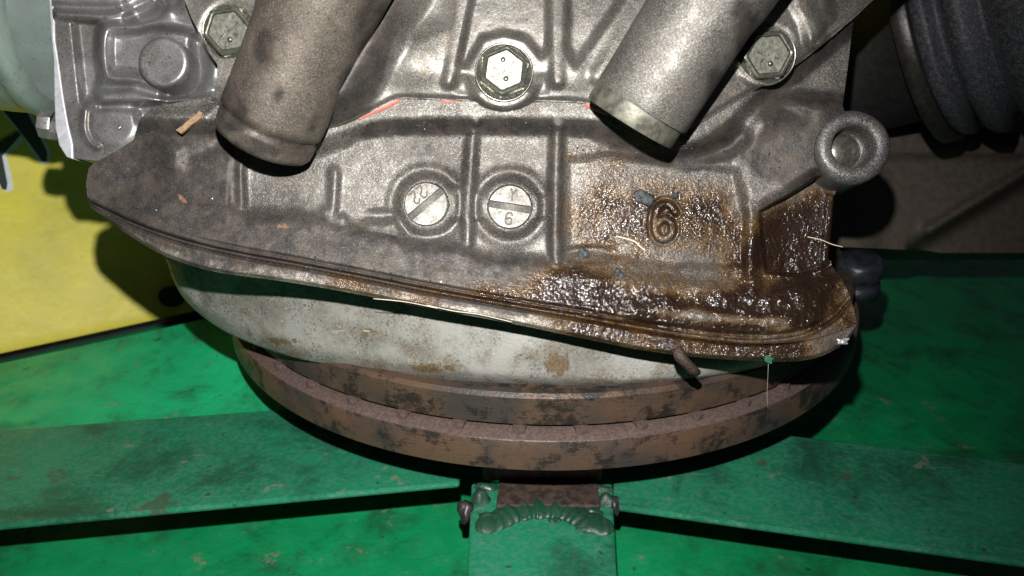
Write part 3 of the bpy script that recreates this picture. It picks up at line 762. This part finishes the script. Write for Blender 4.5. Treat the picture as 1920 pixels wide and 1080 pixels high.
# ---- date inserts
def insert(cx, cy, ang, glyphs):
    o_ = P(cx, cy, 3.5)
    ca, sa = math.cos(ang), math.sin(ang)
    half = 7.0; r = 39.0; prt = None
    base, Fb = lathe(pprof([40.5, 40.5, 1], [-12, -3.0, -3.0]), o_ - zax * 2 * S, zax, 48, cap=False)
    b = mk('date_insert', base, Fb, M_slot, EN)
    for sgn in (1, -1):
        a0 = math.asin(half / r); an = np.linspace(a0, math.pi - a0, 30)
        q = [(r * math.cos(a), sgn * r * math.sin(a)) for a in an]
        wq = np.array([o_ + R_ * (x_ * ca - y_ * sa) * S - U_ * (x_ * sa + y_ * ca) * S for x_, y_ in q])
        if sgn > 0: wq = wq[::-1]
        V, Fc = prism(wq - zax * 6.0 * S, zax * 9.5 * S)
        sharpen(mk('insert_face', V, Fc, M_plug, b, True), 30)
    for g in glyphs:
        pts = np.array(crv(g, 5)); 
        V, Fc = tube(P(pts[:, 0], pts[:, 1], 7.0 + 0 * pts[:, 0]), 1.8 * S, 6); mk('numeral', V, Fc, M_slot, b)
Z1 = lambda x_, y_: (730 + x_ / 7.71, 310 + y_ / 7.71)
Z2 = lambda x_, y_: (880 + x_ / 7.71, 310 + y_ / 7.71)
insert(799, 383, math.radians(-40), [
    [Z1(275, 430), Z1(312, 402), Z1(347, 373), Z1(366, 415), Z1(372, 455), Z1(358, 505), Z1(375, 540), Z1(405, 552), Z1(437, 520), Z1(438, 468)],
    [Z1(376, 345), Z1(410, 318), Z1(444, 292), Z1(464, 335), Z1(468, 375), Z1(455, 425), Z1(480, 460), Z1(512, 465), Z1(545, 430), Z1(540, 380)]])
insert(956, 388, math.radians(9), [
    [Z2(602, 335), Z2(618, 380), Z2(630, 405)], [Z2(690, 345), Z2(655, 385), Z2(630, 405), Z2(622, 460), Z2(614, 512)],
    [Z2(622, 735), Z2(612, 695), Z2(578, 680), Z2(545, 700), Z2(525, 760), Z2(522, 815), Z2(548, 852), Z2(588, 850), Z2(612, 815), Z2(600, 770), Z2(568, 760), Z2(535, 785)]])

# ---- stamped pan wall below the flange, standing on the disc
ZT = CAMZ - 0.163                                # top of the disc
ptop = np.array(crv([(300, 474), (318, 470), (345, 478), (400, 495), (520, 512), (640, 532), (800, 562), (960, 592), (1100, 620), (1200, 640), (1300, 655), (1400, 664), (1470, 668)], 8))
pbot = np.array(crv([(312, 484), (324, 522), (345, 560), (388, 600), (440, 631), (540, 668), (660, 692), (800, 710), (960, 721), (1130, 725), (1250, 719), (1345, 708), (1440, 686)], 8))
nu_ = len(ptop); V = []; rust = []
dt = np.interp(ptop[:, 0], [300, 345, 420, 560, 800, 1100, 1470], [0.350, 0.338, 0.328, 0.320, 0.314, 0.312, 0.318])
db = np.array([min(0.356, np.dot(on_z(x_, y_, ZT) - C, F_)) for x_, y_ in pbot])
db = np.minimum(db, dt + 0.03)
vv = np.concatenate([np.linspace(0, 0.80, 22), np.linspace(0.84, 1.0, 10)])
nz = np.random.default_rng(3)
for k, v_ in enumerate(vv):
    px_ = ptop[:, 0] * (1 - v_) + pbot[:, 0] * v_; py_ = ptop[:, 1] * (1 - v_) + pbot[:, 1] * v_
    d_ = dt * (1 - v_) + db * v_ - 0.0012 * math.sin(math.pi * min(v_ / 0.9, 1)) + 0.006 * max(0, (v_ - 0.80) / 0.2) ** 2
    d_ = d_ + 0.0022 * np.exp(-((px_ - 376) / 10.0) ** 2) + 0.0006 * np.sin(px_ / 60.0 + 3 * v_) 
    V.append(ray(px_, py_, d_))
    ru = 0.55 * np.exp(-((px_ - 390) / 10) ** 2 - ((py_ - 520) / 14) ** 2) + 0.85 * np.exp(-((px_ - 1045) / 34) ** 2 - ((py_ - 682) / 30) ** 2) + 0.7 * np.exp(-((px_ - 810) / 80) ** 2 - ((py_ - 690) / 16) ** 2) + 0.7 * np.exp(-((px_ - 520) / 60) ** 2 - ((py_ - 640) / 12) ** 2) + 0.6 * np.exp(-((px_ - 998) / 16) ** 2 - ((py_ - 640) / 12) ** 2) + 0.5 * np.exp(-((px_ - 690) / 40) ** 2 - ((py_ - 620) / 50) ** 2)
    rust.append(ru)
Vb = V[-1] + F_ * 0.05 + np.array([0, 0, 0.012]); V.append(Vb); rust.append(rust[-1] * 0)
Vb2 = V[0] + F_ * 0.08; V.insert(0, Vb2); rust.insert(0, rust[0] * 0)
nr = len(V); V = np.concatenate(V)
Fc = [[i * nu_ + j, (i + 1) * nu_ + j, (i + 1) * nu_ + j + 1, i * nu_ + j + 1] for i in range(nr - 1) for j in range(nu_ - 1)]
pan = mk('oil_pan', V, Fc, M_pan, EN, True, dict(rust=np.concatenate(rust)))

# ------------------------------------------------------------------ ventilated brake disc
yfr = 0.308 * math.cos(TH) - (202 / FPX * 0.308) * math.sin(TH)
DX = 0.0165; RL = 0.1735; RU = RL - 0.0048
YC = (yfr - 0.0048) + RL
BD = thing('brake_disc', (DX, YC, CAMZ - 0.1950), 'rusty ventilated brake disc lying flat under the grey oil pan', 'brake disc')
cz = np.array([DX, YC, 0.0]); zu = np.array([0, 0, 1.0])
def zz(v): return CAMZ + v
def disc_part(name, prof, mat, parent, n=256):
    V, Fc = lathe(prof, cz, zu, n, cap=False); return sharpen(mk(name, V, Fc, mat, parent), 40)
disc_part('upper_plate', [(0.085, zz(-.177)), (RU - 0.0012, zz(-.177)), (RU, zz(-.1762)), (RU, zz(-.1645)), (RU - 0.0016, zz(-.163)), (RU - 0.006, zz(-.1632)), (RU - 0.008, zz(-.1652)), (0.10, zz(-.1652)), (0.085, zz(-.1652)), (0.085, zz(-.177))], M_disc, BD)
disc_part('lower_plate', [(0.085, zz(-.1950)), (RL - 0.0012, zz(-.1950)), (RL, zz(-.1943)), (RL, zz(-.1812)), (RL - 0.0004, zz(-.1807))], M_disc, BD)
disc_part('friction_face', [(RL - 0.0004, zz(-.1807)), (RL - 0.0045, zz(-.1786)), (RL - 0.009, zz(-.1784)), (0.085, zz(-.1784)), (0.085, zz(-.1950))], M_rust, BD)
vm = None
NV = 44
for k in range(NV):
    a = -math.pi / 2 + 0.062 + 2 * math.pi * k / NV
    ca, sa = math.cos(a), math.sin(a); t_ = np.array([-sa, ca, 0]); r_ = np.array([ca, sa, 0])
    if vm is None:
        # local vane block along +x, shared by all
        q = [(0.09, -0.0028), (RU - 0.003, -0.0030), (RU + 0.0018, -0.0022), (RU + 0.0024, 0.0), (RU + 0.0018, 0.0022), (RU - 0.003, 0.0030), (0.09, 0.0028)]
        V, Fc = prism([(x_, y_, 0.0) for x_, y_ in q], (0, 0, 0.0032))
        vm = bpy.data.meshes.new('vane'); vm.from_pydata(V.tolist(), [], Fc); vm.materials.append(M_rust)
    o = bpy.data.objects.new('vane', vm); col.objects.link(o); o.parent = BD
    o.location = (0, 0, 0.1950 - .1800); o.rotation_euler = (0, 0, a)
disc_part('hub', [(0.030, zz(-.1950)), (0.0845, zz(-.1950)), (0.0845, zz(-.166)), (0.030, zz(-.166)), (0.030, zz(-.1950))], M_rust, BD, 96)

# ------------------------------------------------------------------ welded green stand
ZB = CAMZ - 0.225
pc = on_z(1010, 925, ZB)
ST = thing('welded_stand', (pc[0], pc[1], 0), 'green welded flat bar stand carrying the rusty disc', 'stand')
def bar(p0, p1, p2, p3, thick=0.003):
    V, Fc = box8(*[np.array([q[0], q[1], ZB]) for q in (p0, p1, p2, p3)], (0, 0, -thick))
    V = V.copy(); Fc = [f[::-1] for f in Fc]
    return bevel(mk('flat_bar', V, Fc, M_bar, ST, False), 0.0012)
q = lambda x_, y_: on_z(x_, y_, ZB)
L0, L1, L2, L3 = q(862, 905), q(-420, 1024), q(-420, 836), q(862, 742)
bar(L0, L1, L2, L3)
Rr0, Rr1, Rr2, Rr3 = q(2300, 1108), q(1150, 948), q(1150, 775), q(2300, 915)
bar(Rr0, Rr1, Rr2, Rr3)
F0, F1, F2, F3 = q(868, 1240), q(1166, 1240), q(1148, 905), q(884, 905)
bar(F0, F1, F2, F3)
# rear bar hidden under the disc
bk = np.array([pc[0], pc[1], ZB]); 
bar(bk + [-0.024, 0.02, 0], bk + [0.024, 0.02, 0], bk + [0.024, 0.34, 0], bk + [-0.024, 0.34, 0])
# hub block carrying the disc, and the post to the ground
zt = CAMZ - 0.1952
a_, b_, c_, d_ = q(905, 904), q(1130, 904), q(1120, 800), q(915, 800)
V, Fc = box8(a_, b_, c_, d_, (0, 0, zt - ZB)); 
o = mk('centre_block', V, Fc, mat_simple('rusty_red_steel', (0.05, 0.028, 0.022), 0.6, 0.0, 260, 0.5, 0.0006), ST, False); bevel(o, 0.002)
V, Fc = lathe([(0.022, 0.0), (0.022, ZB - 0.005)], (pc[0], pc[1] + 0.03, 0), (0, 0, 1), 40, cap=True); sharpen(mk('post', V, Fc, M_bar, ST), 40)
for k, sx_ in enumerate((1, -1)):       # end legs of the bars, outside the picture
    e = (L1 + L2) / 2 if sx_ < 0 else (Rr0 + Rr3) / 2
    V, Fc = lathe([(0.018, 0), (0.018, ZB - 0.005)], (e[0] - sx_ * 0.03, e[1], 0), (0, 0, 1), 24); sharpen(mk('leg', V, Fc, M_bar, ST), 40)
V, Fc = box8(q(930, 956), q(1126, 956), q(1116, 880), q(940, 880), (0, 0, 0.0022))
bevel(mk('gusset', V, Fc, mat_simple('red_brown_steel', (0.040, 0.026, 0.020), 0.6, 0.0, 260, 0.5, 0.0006), ST, False), 0.0008)
wl = np.array(crv([(890, 985), (908, 984), (934, 976), (962, 962), (992, 956), (1022, 955), (1052, 958), (1080, 967), (1106, 980), (1128, 986), (1150, 984)], 18))
wr = np.random.default_rng(17); ln = np.concatenate([[0], np.cumsum(np.hypot(*np.diff(wl, axis=0).T))]); nw = len(wl)
V = []; Fc = []; na = 15
rip = lambda x_: (0.5 + 0.5 * np.sin(x_)) ** 0.6
jit = np.interp(ln, np.linspace(0, ln[-1], 30), wr.uniform(-1, 1, 30))
for i in range(nw):
    p_ = on_z(wl[i, 0], wl[i, 1], ZB); tg = on_z(*wl[min(i + 1, nw - 1)], ZB) - on_z(*wl[max(i - 1, 0)], ZB); tg /= np.linalg.norm(tg)
    sd_ = np.array([-tg[1], tg[0], 0]); tp = min(1, ln[i] / 14, (ln[-1] - ln[i]) / 14) ** 0.5
    for j in range(na):
        a_ = math.pi * j / (na - 1); bow = 6.0 * math.sin(a_)                     # ripples bow like a real bead
        rp_ = rip((ln[i] - bow) / 2.6 + 1.6 * jit[i])
        wd = 0.0058 * tp * (1 + 0.14 * jit[i] + 0.10 * rp_); ht = 0.0028 * tp * (0.84 + 0.13 * rp_ + 0.22 * jit[i] + 0.05 * wr.uniform(-1, 1))
        V.append(p_ + sd_ * wd * math.cos(a_) + np.array([0, 0, -0.0003 + ht * math.sin(a_)]))
Fc = [[i * na + j, i * na + j + 1, (i + 1) * na + j + 1, (i + 1) * na + j] for i in range(nw - 1) for j in range(na - 1)]
mk('weld_bead', V, Fc, M_weld, ST)
for k, (x_, y_, rx, ry) in enumerate([(902, 940, 20, 30), (1138, 945, 18, 26), (912, 915, 26, 16), (1128, 918, 24, 14), (915, 972, 18, 16), (950, 948, 16, 13), (985, 970, 15, 10), (1012, 944, 18, 12), (1066, 948, 16, 14), (1094, 990, 17, 11), (1112, 962, 19, 15), (1040, 974, 13, 9)]):
    V, Fc = lump(q(x_, y_) + np.array([0, 0, -0.0008]), (rx * 2.3e-4, ry * 2.0e-4, 0.0026), 60 + k, 14, 18, 0.14); mk('weld_bead', V, Fc, M_weld, ST)
for k, (x_, y_, rx, ry) in enumerate([(872, 955, 16, 30), (1152, 945, 12, 26)]):
    V, Fc = lump(q(x_, y_) + np.array([0, 0, -0.001]), (rx * 2e-4, ry * 1.7e-4, 0.003), 80 + k, 9, 12, 0.25); mk('weld_spatter', V, Fc, M_burn, ST)

# ------------------------------------------------------------------ green board added behind the left bar, tilted at the flash to look brighter
bn0, bn1 = on_z(-420, 850, ZB - 0.006), on_z(900, 790, ZB - 0.006)
bf0, bf1 = ray(-420, 775, 0.47), ray(900, 478, 0.50)
bd_n = np.cross(bn1 - bn0, bf0 - bn0); bd_n /= np.linalg.norm(bd_n)
nbx, nby = 24, 10; V = []
for j in range(nby + 1):
    for i in range(nbx + 1):
        u_, v_ = i / nbx, j / nby
        p_ = (bn0 * (1 - u_) + bn1 * u_) * (1 - v_) + (bf0 * (1 - u_) + bf1 * u_) * v_
        V.append(p_ + bd_n * 0.0012 * math.sin(5 * u_ + 2 * v_))
V = np.array(V); n0 = len(V); V = np.concatenate([V, V - bd_n * 0.004]); w_ = nbx + 1
Fc = []
for j in range(nby):
    for i in range(nbx):
        f = [j * w_ + i, j * w_ + i + 1, (j + 1) * w_ + i + 1, (j + 1) * w_ + i]; Fc.append(f); Fc.append([n0 + k for k in f[::-1]])
per = [i for i in range(w_)] + [j * w_ + nbx for j in range(1, nby + 1)] + [nby * w_ + i for i in range(nbx - 1, -1, -1)] + [j * w_ for j in range(nby - 1, 0, -1)]
for a_, b_ in zip(per, per[1:] + per[:1]): Fc.append([a_, n0 + a_, n0 + b_, b_])
sharpen(single('green_board', V, Fc, M_green_lit, 'green board tilted to catch the flash between the left bar and the yellow panel', 'board'), 40)

# ------------------------------------------------------------------ yellow panel behind
yb0 = on_z(-420, 812, 0.0); yb1 = on_z(760, 538, 0.0)
dirx = yb1 - yb0; dirx[2] = 0; Ly = np.linalg.norm(dirx); dirx /= Ly
nrm_y = np.array([dirx[1], -dirx[0], 0.0])                    # toward the camera side
YP = thing('yellow_cabinet', (yb0 + yb1) / 2, 'yellow panel with black lettering behind the engine', 'cabinet')
prof_y = [(0.0, 0.019), (0.0, 0.021), (-0.002, 0.026), (-0.010, 0.050), (-0.017, 0.075), (-0.020, 0.10), (-0.021, 0.14), (-0.021, 0.85)]
nseg = 24; V = []
for i in range(nseg + 1):
    for (dn, z_) in prof_y + [(-0.25, 0.85), (-0.25, 0.019)]:
        V.append(yb0 + dirx * Ly * i / nseg + nrm_y * dn + np.array([0, 0, z_]))
m_ = len(prof_y) + 2
Fc = [[i * m_ + j, (i + 1) * m_ + j, (i + 1) * m_ + (j + 1) % m_, i * m_ + (j + 1) % m_] for i in range(nseg) for j in range(m_)]
Fc += [list(range(m_)), [nseg * m_ + j for j in range(m_)][::-1]]
sharpen(mk('panel', V, Fc, M_yellow, YP), 50)
V, Fc = box8(yb0 - nrm_y * 0.03, yb1 - nrm_y * 0.03, yb1 - nrm_y * 0.22, yb0 - nrm_y * 0.22, (0, 0, 0.020))
mk('plinth', V, Fc, M_black, YP, False)
def on_panel(px, py, off=0.0):
    dirv = F_ + (px - 960.0) / FPX * R_ + (540.0 - py) / FPX * U_
    p0 = yb0 + nrm_y * (-0.021 + off); t_ = np.dot(p0 - C, nrm_y) / np.dot(dirv, nrm_y); return C + dirv * t_
def stroke(pts, mat, off, name):
    qq = np.array([on_panel(x_, y_, off) for x_, y_ in pts]); V, Fc = prism(qq, nrm_y * 0.0004); mk(name, V, Fc, mat, YP, False)
stroke([(-60, 96), (-40, 60), (28, 158), (58, 208), (96, 285), (92, 305), (78, 310), (50, 268), (0, 205), (-30, 165)], M_white, 0.0006, 'letter_outline')
stroke([(-60, 100), (-44, 76), (20, 160), (52, 212), (88, 284), (88, 302), (80, 304), (50, 262), (0, 200), (-30, 160)], M_black, 0.0012, 'letter_stroke')
stroke([(-60, 300), (0, 268), (38, 246), (46, 262), (12, 292), (24, 340), (24, 356), (12, 360), (0, 350), (-12, 310), (-60, 330)], M_white, 0.0006, 'letter_outline')
stroke([(-60, 302), (0, 266), (34, 246), (38, 254), (4, 292), (14, 344), (12, 356), (4, 354), (-8, 330), (-14, 306), (-60, 326)], M_black, 0.0012, 'letter_stroke')
stroke([(322 + 26 * math.cos(a), 556 + 20 * math.sin(a)) for a in np.linspace(0, 6.0, 14)], M_black, 0.022, 'letter_stroke')

# ------------------------------------------------------------------ gearbox casing behind on the right
gp = ray(1700, 470, 0.45)
GB = thing('gearbox_casing', gp, 'dark brown gearbox casing in shadow behind the round boss', 'gearbox')
def gq(px, py, d): return ray(np.array(px, float), np.array(py, float), np.array(d, float))
gxs = np.arange(1480, 2140, 6.0); gys = np.arange(-120, 500, 6.0); GXX, GYY = np.meshgrid(gxs, gys)
gd = 0.452 + 0.00002 * (GXX - 1600) + 0.00006 * np.maximum(0, 300 - GYY)
def gl_(pts, w):
    d = np.full(GXX.shape, 1e9)
    for (x0, y0), (x1, y1) in zip(pts[:-1], pts[1:]):
        ex, ey = x1 - x0, y1 - y0; tt = np.clip(((GXX - x0) * ex + (GYY - y0) * ey) / (ex * ex + ey * ey), 0, 1)
        d = np.minimum(d, np.hypot(GXX - x0 - tt * ex, GYY - y0 - tt * ey))
    return np.exp(-(d / w) ** 2)
gd += 0.010 * (1 / (1 + np.exp(-(GYY - 292) / 4.0))) * (1 / (1 + np.exp(-(GXX - 1640) / 10.0)))
gd -= 0.011 * gl_([(1590, 190), (1700, 200), (1800, 230), (1920, 240)], 9)
gd += 0.009 * gl_([(1590, 232), (1720, 226), (1900, 262)], 7)
gd -= 0.012 * gl_([(1745, 432), (1930, 322), (2140, 200)], 13)
gd += 0.025 / (1 + np.exp(-((GYY - 440) + 0.62 * (GXX - 1750)) / 6.0)) * (GXX > 1700)
low_edge = np.interp(GXX, [1480, 1560, 1740, 1760, 2140], [452, 462, 470, 474, 474])
snapY = np.minimum(GYY, low_edge)
V = gq(GXX, snapY, gd).reshape(-1, 3); w_ = len(gxs); hgt = len(gys)
Fc = [[j * w_ + i, (j + 1) * w_ + i, (j + 1) * w_ + i + 1, j * w_ + i + 1] for j in range(hgt - 1) for i in range(w_ - 1) if snapY[j, i] < low_edge[j, i] or snapY[j, i + 1] < low_edge[j, i + 1]]
rim_i = [(hgt - 1) * w_ + i for i in range(w_)]; n0 = len(V)
V = np.concatenate([V, V[rim_i] + F_ * 0.12])
Fc += [[rim_i[i], n0 + i, n0 + i + 1, rim_i[i + 1]] for i in range(w_ - 1)]
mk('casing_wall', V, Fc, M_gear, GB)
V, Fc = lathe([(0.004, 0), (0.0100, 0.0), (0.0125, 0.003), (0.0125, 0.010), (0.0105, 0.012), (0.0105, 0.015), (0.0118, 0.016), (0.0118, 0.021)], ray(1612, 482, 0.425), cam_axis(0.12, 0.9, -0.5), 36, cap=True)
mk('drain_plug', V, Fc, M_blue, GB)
V, Fc = lump(ray(1900, 425, 0.52), (0.035, 0.014, 0.02), 6, 12, 16, 0.3); mk('bracket_end', V, Fc, M_blue, GB)
for rr_, w2, px_, py_ in ((0.028, 0.0016, 1625, 62), (0.033, 0.0022, 1612, 64)):
    c0 = ray(px_ + 60, py_ - 30, 0.43); uu, vv2, aa = frame_from(cam_axis(0.75, 0.1, 0.55))
    pts = [c0 + rr_ * (math.cos(a) * uu + math.sin(a) * vv2) for a in np.linspace(0, 2 * math.pi, 49)]
    V, Fc = tube(pts, w2, 8); mk('bearing_ring', V, Fc, M_steel, GB)

# ------------------------------------------------------------------ black rubber bellows
BX = cam_axis(0.74, -0.14, 0.66); BX /= np.linalg.norm(BX)
b0 = ray(1760, 48, 0.395)
BB = thing('rubber_bellows', b0, 'black dusty rubber bellows with ribs at the upper right', 'bellows')
def bellow(name, prof, mat, parent):
    V, Fc = lathe([(r_b * 1.13, t_b * 1.25) for r_b, t_b in prof], b0, BX, 120, cap=False); return mk(name, V, Fc, mat, parent)
bellow('boot', [(0.006, -0.001), (0.046, -0.0005), (0.0485, 0.001), (0.0495, 0.004), (0.0490, 0.0055), (0.0420, 0.0065), (0.0420, 0.0085), (0.0490, 0.0105), (0.0515, 0.013), (0.0525, 0.017), (0.0445, 0.0200), (0.0445, 0.022), (0.0530, 0.025), (0.0555, 0.030), (0.0570, 0.036), (0.0575, 0.040), (0.0570, 0.043), (0.0470, 0.0445), (0.0475, 0.046), (0.0560, 0.049), (0.0575, 0.056), (0.0575, 0.064), (0.056, 0.068), (0.0490, 0.069), (0.0500, 0.071), (0.055, 0.075), (0.056, 0.085), (0.055, 0.10)], M_rubber, BB)
bellow('clamp_band', [(0.0475, -0.006), (0.0502, -0.006), (0.0505, -0.0055), (0.0505, -0.0005), (0.0500, 0.0002), (0.0475, 0.0002)], mat_simple('brown_black_clamp', (0.022, 0.019, 0.016), 0.4, 0.2, 300, 0.3, 0.0002), BB)
bellow('inner_joint', [(0.030, -0.055), (0.036, -0.05), (0.038, -0.03), (0.038, -0.004), (0.047, -0.003)], M_geard, BB)
uu, vv2, aa = frame_from(BX)

# ------------------------------------------------------------------ small litter lying on the castings
def hs(px, py): return float(h_sump[int(round((py - GY[0]) / STEP)), int(round((px - GX[0]) / STEP))])
def chip(name, pts, h0, th, mat, label, cat, group=None):
    p_ = np.array(pts, float); qv = P(p_[:, 0], p_[:, 1], h0 + 0 * p_[:, 0]); V, Fc = prism(qv[::-1], -F_ * th * S)
    return single(name, V, Fc, mat, label, cat, group, False)
chip('wood_chip', [(333, 245), (346, 236), (352, 230), (366, 220), (376, 210), (382, 213), (380, 222), (370, 230), (360, 236), (352, 244), (342, 252)], hs(357, 232) + 3, 7, M_wood, 'pale wood chip lying beside the left pipe stub', 'wood chip')
chip('rust_flake', [(334, 364), (341, 366), (350, 375), (352, 381), (344, 380), (337, 373)], hs(343, 372) + 1, 3, M_orange, 'orange rust flake on the left of the sump', 'flake')
chip('rust_flake', [(524, 420), (530, 424), (536, 418), (539, 425), (545, 426), (536, 429), (528, 428), (520, 427)], hs(533, 424) + 1, 3, M_orange, 'small star shaped rust flake under the short rib', 'flake')
chip('rust_flake', [(1384, 17), (1391, 16), (1392, 22), (1386, 24)], 158, 3, M_orange, 'tiny orange flake on the right pipe stub', 'flake')
for (x_, y_, rx, ry, sd_, lab) in [(1209, 371, 17, 13, 1, 'grey stone chip stuck in oil beside the cast figure'), (1266, 366, 7, 7, 2, 'black grit grain above the cast figure'), (1094, 477, 11, 13, 3, 'blue grey grit pebble at the foot of the oily bay'), (1161, 514, 8, 10, 4, 'dark pebble in the oil below the pale fibre')]:
    V, Fc = lump(P(x_, y_, hs(x_, y_) + 3), (rx * S, ry * S, 4.5 * S), sd_, 14, 20, 0.42); single('grit_pebble', V, Fc, M_iron, lab, 'pebble')
def fibre(pts, r, mat, label, lift=4, hh=None):
    c_ = np.array(crv(pts, 6)); hv = np.array([(hs(x_, y_) if hh is None else hh) + lift for x_, y_ in c_])
    V, Fc = tube(P(c_[:, 0], c_[:, 1], hv), r * S, 6); return single('fibre', V, Fc, mat, label, 'fibre')
fibre([(1155, 443), (1172, 447), (1190, 453), (1200, 462), (1210, 470)], 1.7, M_fibre, 'pale curved fibre lying in the brown oil')
fibre([(1514, 444), (1540, 450), (1560, 458), (1580, 463)], 0.9, M_fibre, 'thin pale fibre sticking out past the right edge', 3, 0)
fibre([(800, 572), (850, 583), (900, 590), (960, 604)], 0.9, M_fibre, 'long straw fibre along the pan flange', 4, 44)
fibre([(700, 560), (760, 566), (820, 578)], 0.8, M_fibre, 'short straw fibre at the middle of the flange edge', 3, 44)
V, Fc = tube([P(1441, 676, 44), P(1440, 700, 20), P(1438, 740, -10), P(1440, 765, -14)], 0.3 * S, 5)
single('thread', V, Fc, M_fibre, 'hair thin thread hanging down before the disc', 'thread')
chip('paint_flake', [(1432, 668), (1440, 665), (1444, 670), (1451, 671), (1446, 676), (1446, 682), (1438, 680), (1433, 676)], 46, 3, M_gflake, 'tiny green paint flake on the flange edge', 'flake')
pts = np.array([(1268, 652), (1276, 668), (1286, 680), (1296, 690), (1306, 699)], float)
V, Fc = tube(P(pts[:, 0], pts[:, 1], np.array([52, 54, 50, 44, 38.])), np.array([8, 11, 9, 10, 8]) * S, 9)
V = V + np.random.default_rng(5).normal(0, 1.2 * S, V.shape)
single('twig', V, Fc, M_twig, 'short brown twig stuck over the flange edge', 'twig')
# fine grit: too many to count, one object
V = []; Fc = []; r = np.random.default_rng(9); nb_ = 0
spots = [(640, 1110, 228, 262, 110), (1060, 1400, 262, 300, 60), (560, 1100, 505, 590, 90), (1050, 1560, 440, 620, 90), (190, 440, 220, 420, 40), (1400, 1560, 180, 330, 40)]
for x0, x1, y0, y1, n in spots:
    for _ in range(n):
        x_ = r.uniform(x0, x1); y_ = r.uniform(y0, y1)
        if y0 == 505: y_ = np.interp(x_, [q_[0] for q_ in groove_pts], [q_[1] for q_ in groove_pts]) - r.uniform(2, 26)
        s_ = r.uniform(1.0, 2.8) * S; c0 = P(x_, y_, hs(x_, y_) + 1.0)
        b_ = r.normal(0, 1, (3, 3)); b_ /= np.linalg.norm(b_, axis=1)[:, None]
        for v_ in (b_[0], b_[1], b_[2], -b_[0], -b_[1], -b_[2]): V.append(c0 + v_ * s_)
        for f in ((0, 1, 2), (1, 3, 2), (3, 4, 2), (4, 0, 2), (1, 0, 5), (3, 1, 5), (4, 3, 5), (0, 4, 5)): Fc.append([nb_ + k for k in f])
        nb_ += 6
g = single('grit', V, Fc, mat_simple('glinting_grit', (0.10, 0.10, 0.11), 0.25, 0.6, 900, 0.8, 0.0001), 'fine dark glinting grit scattered over the sump casting', 'grit', None, False)
g['kind'] = 'stuff'
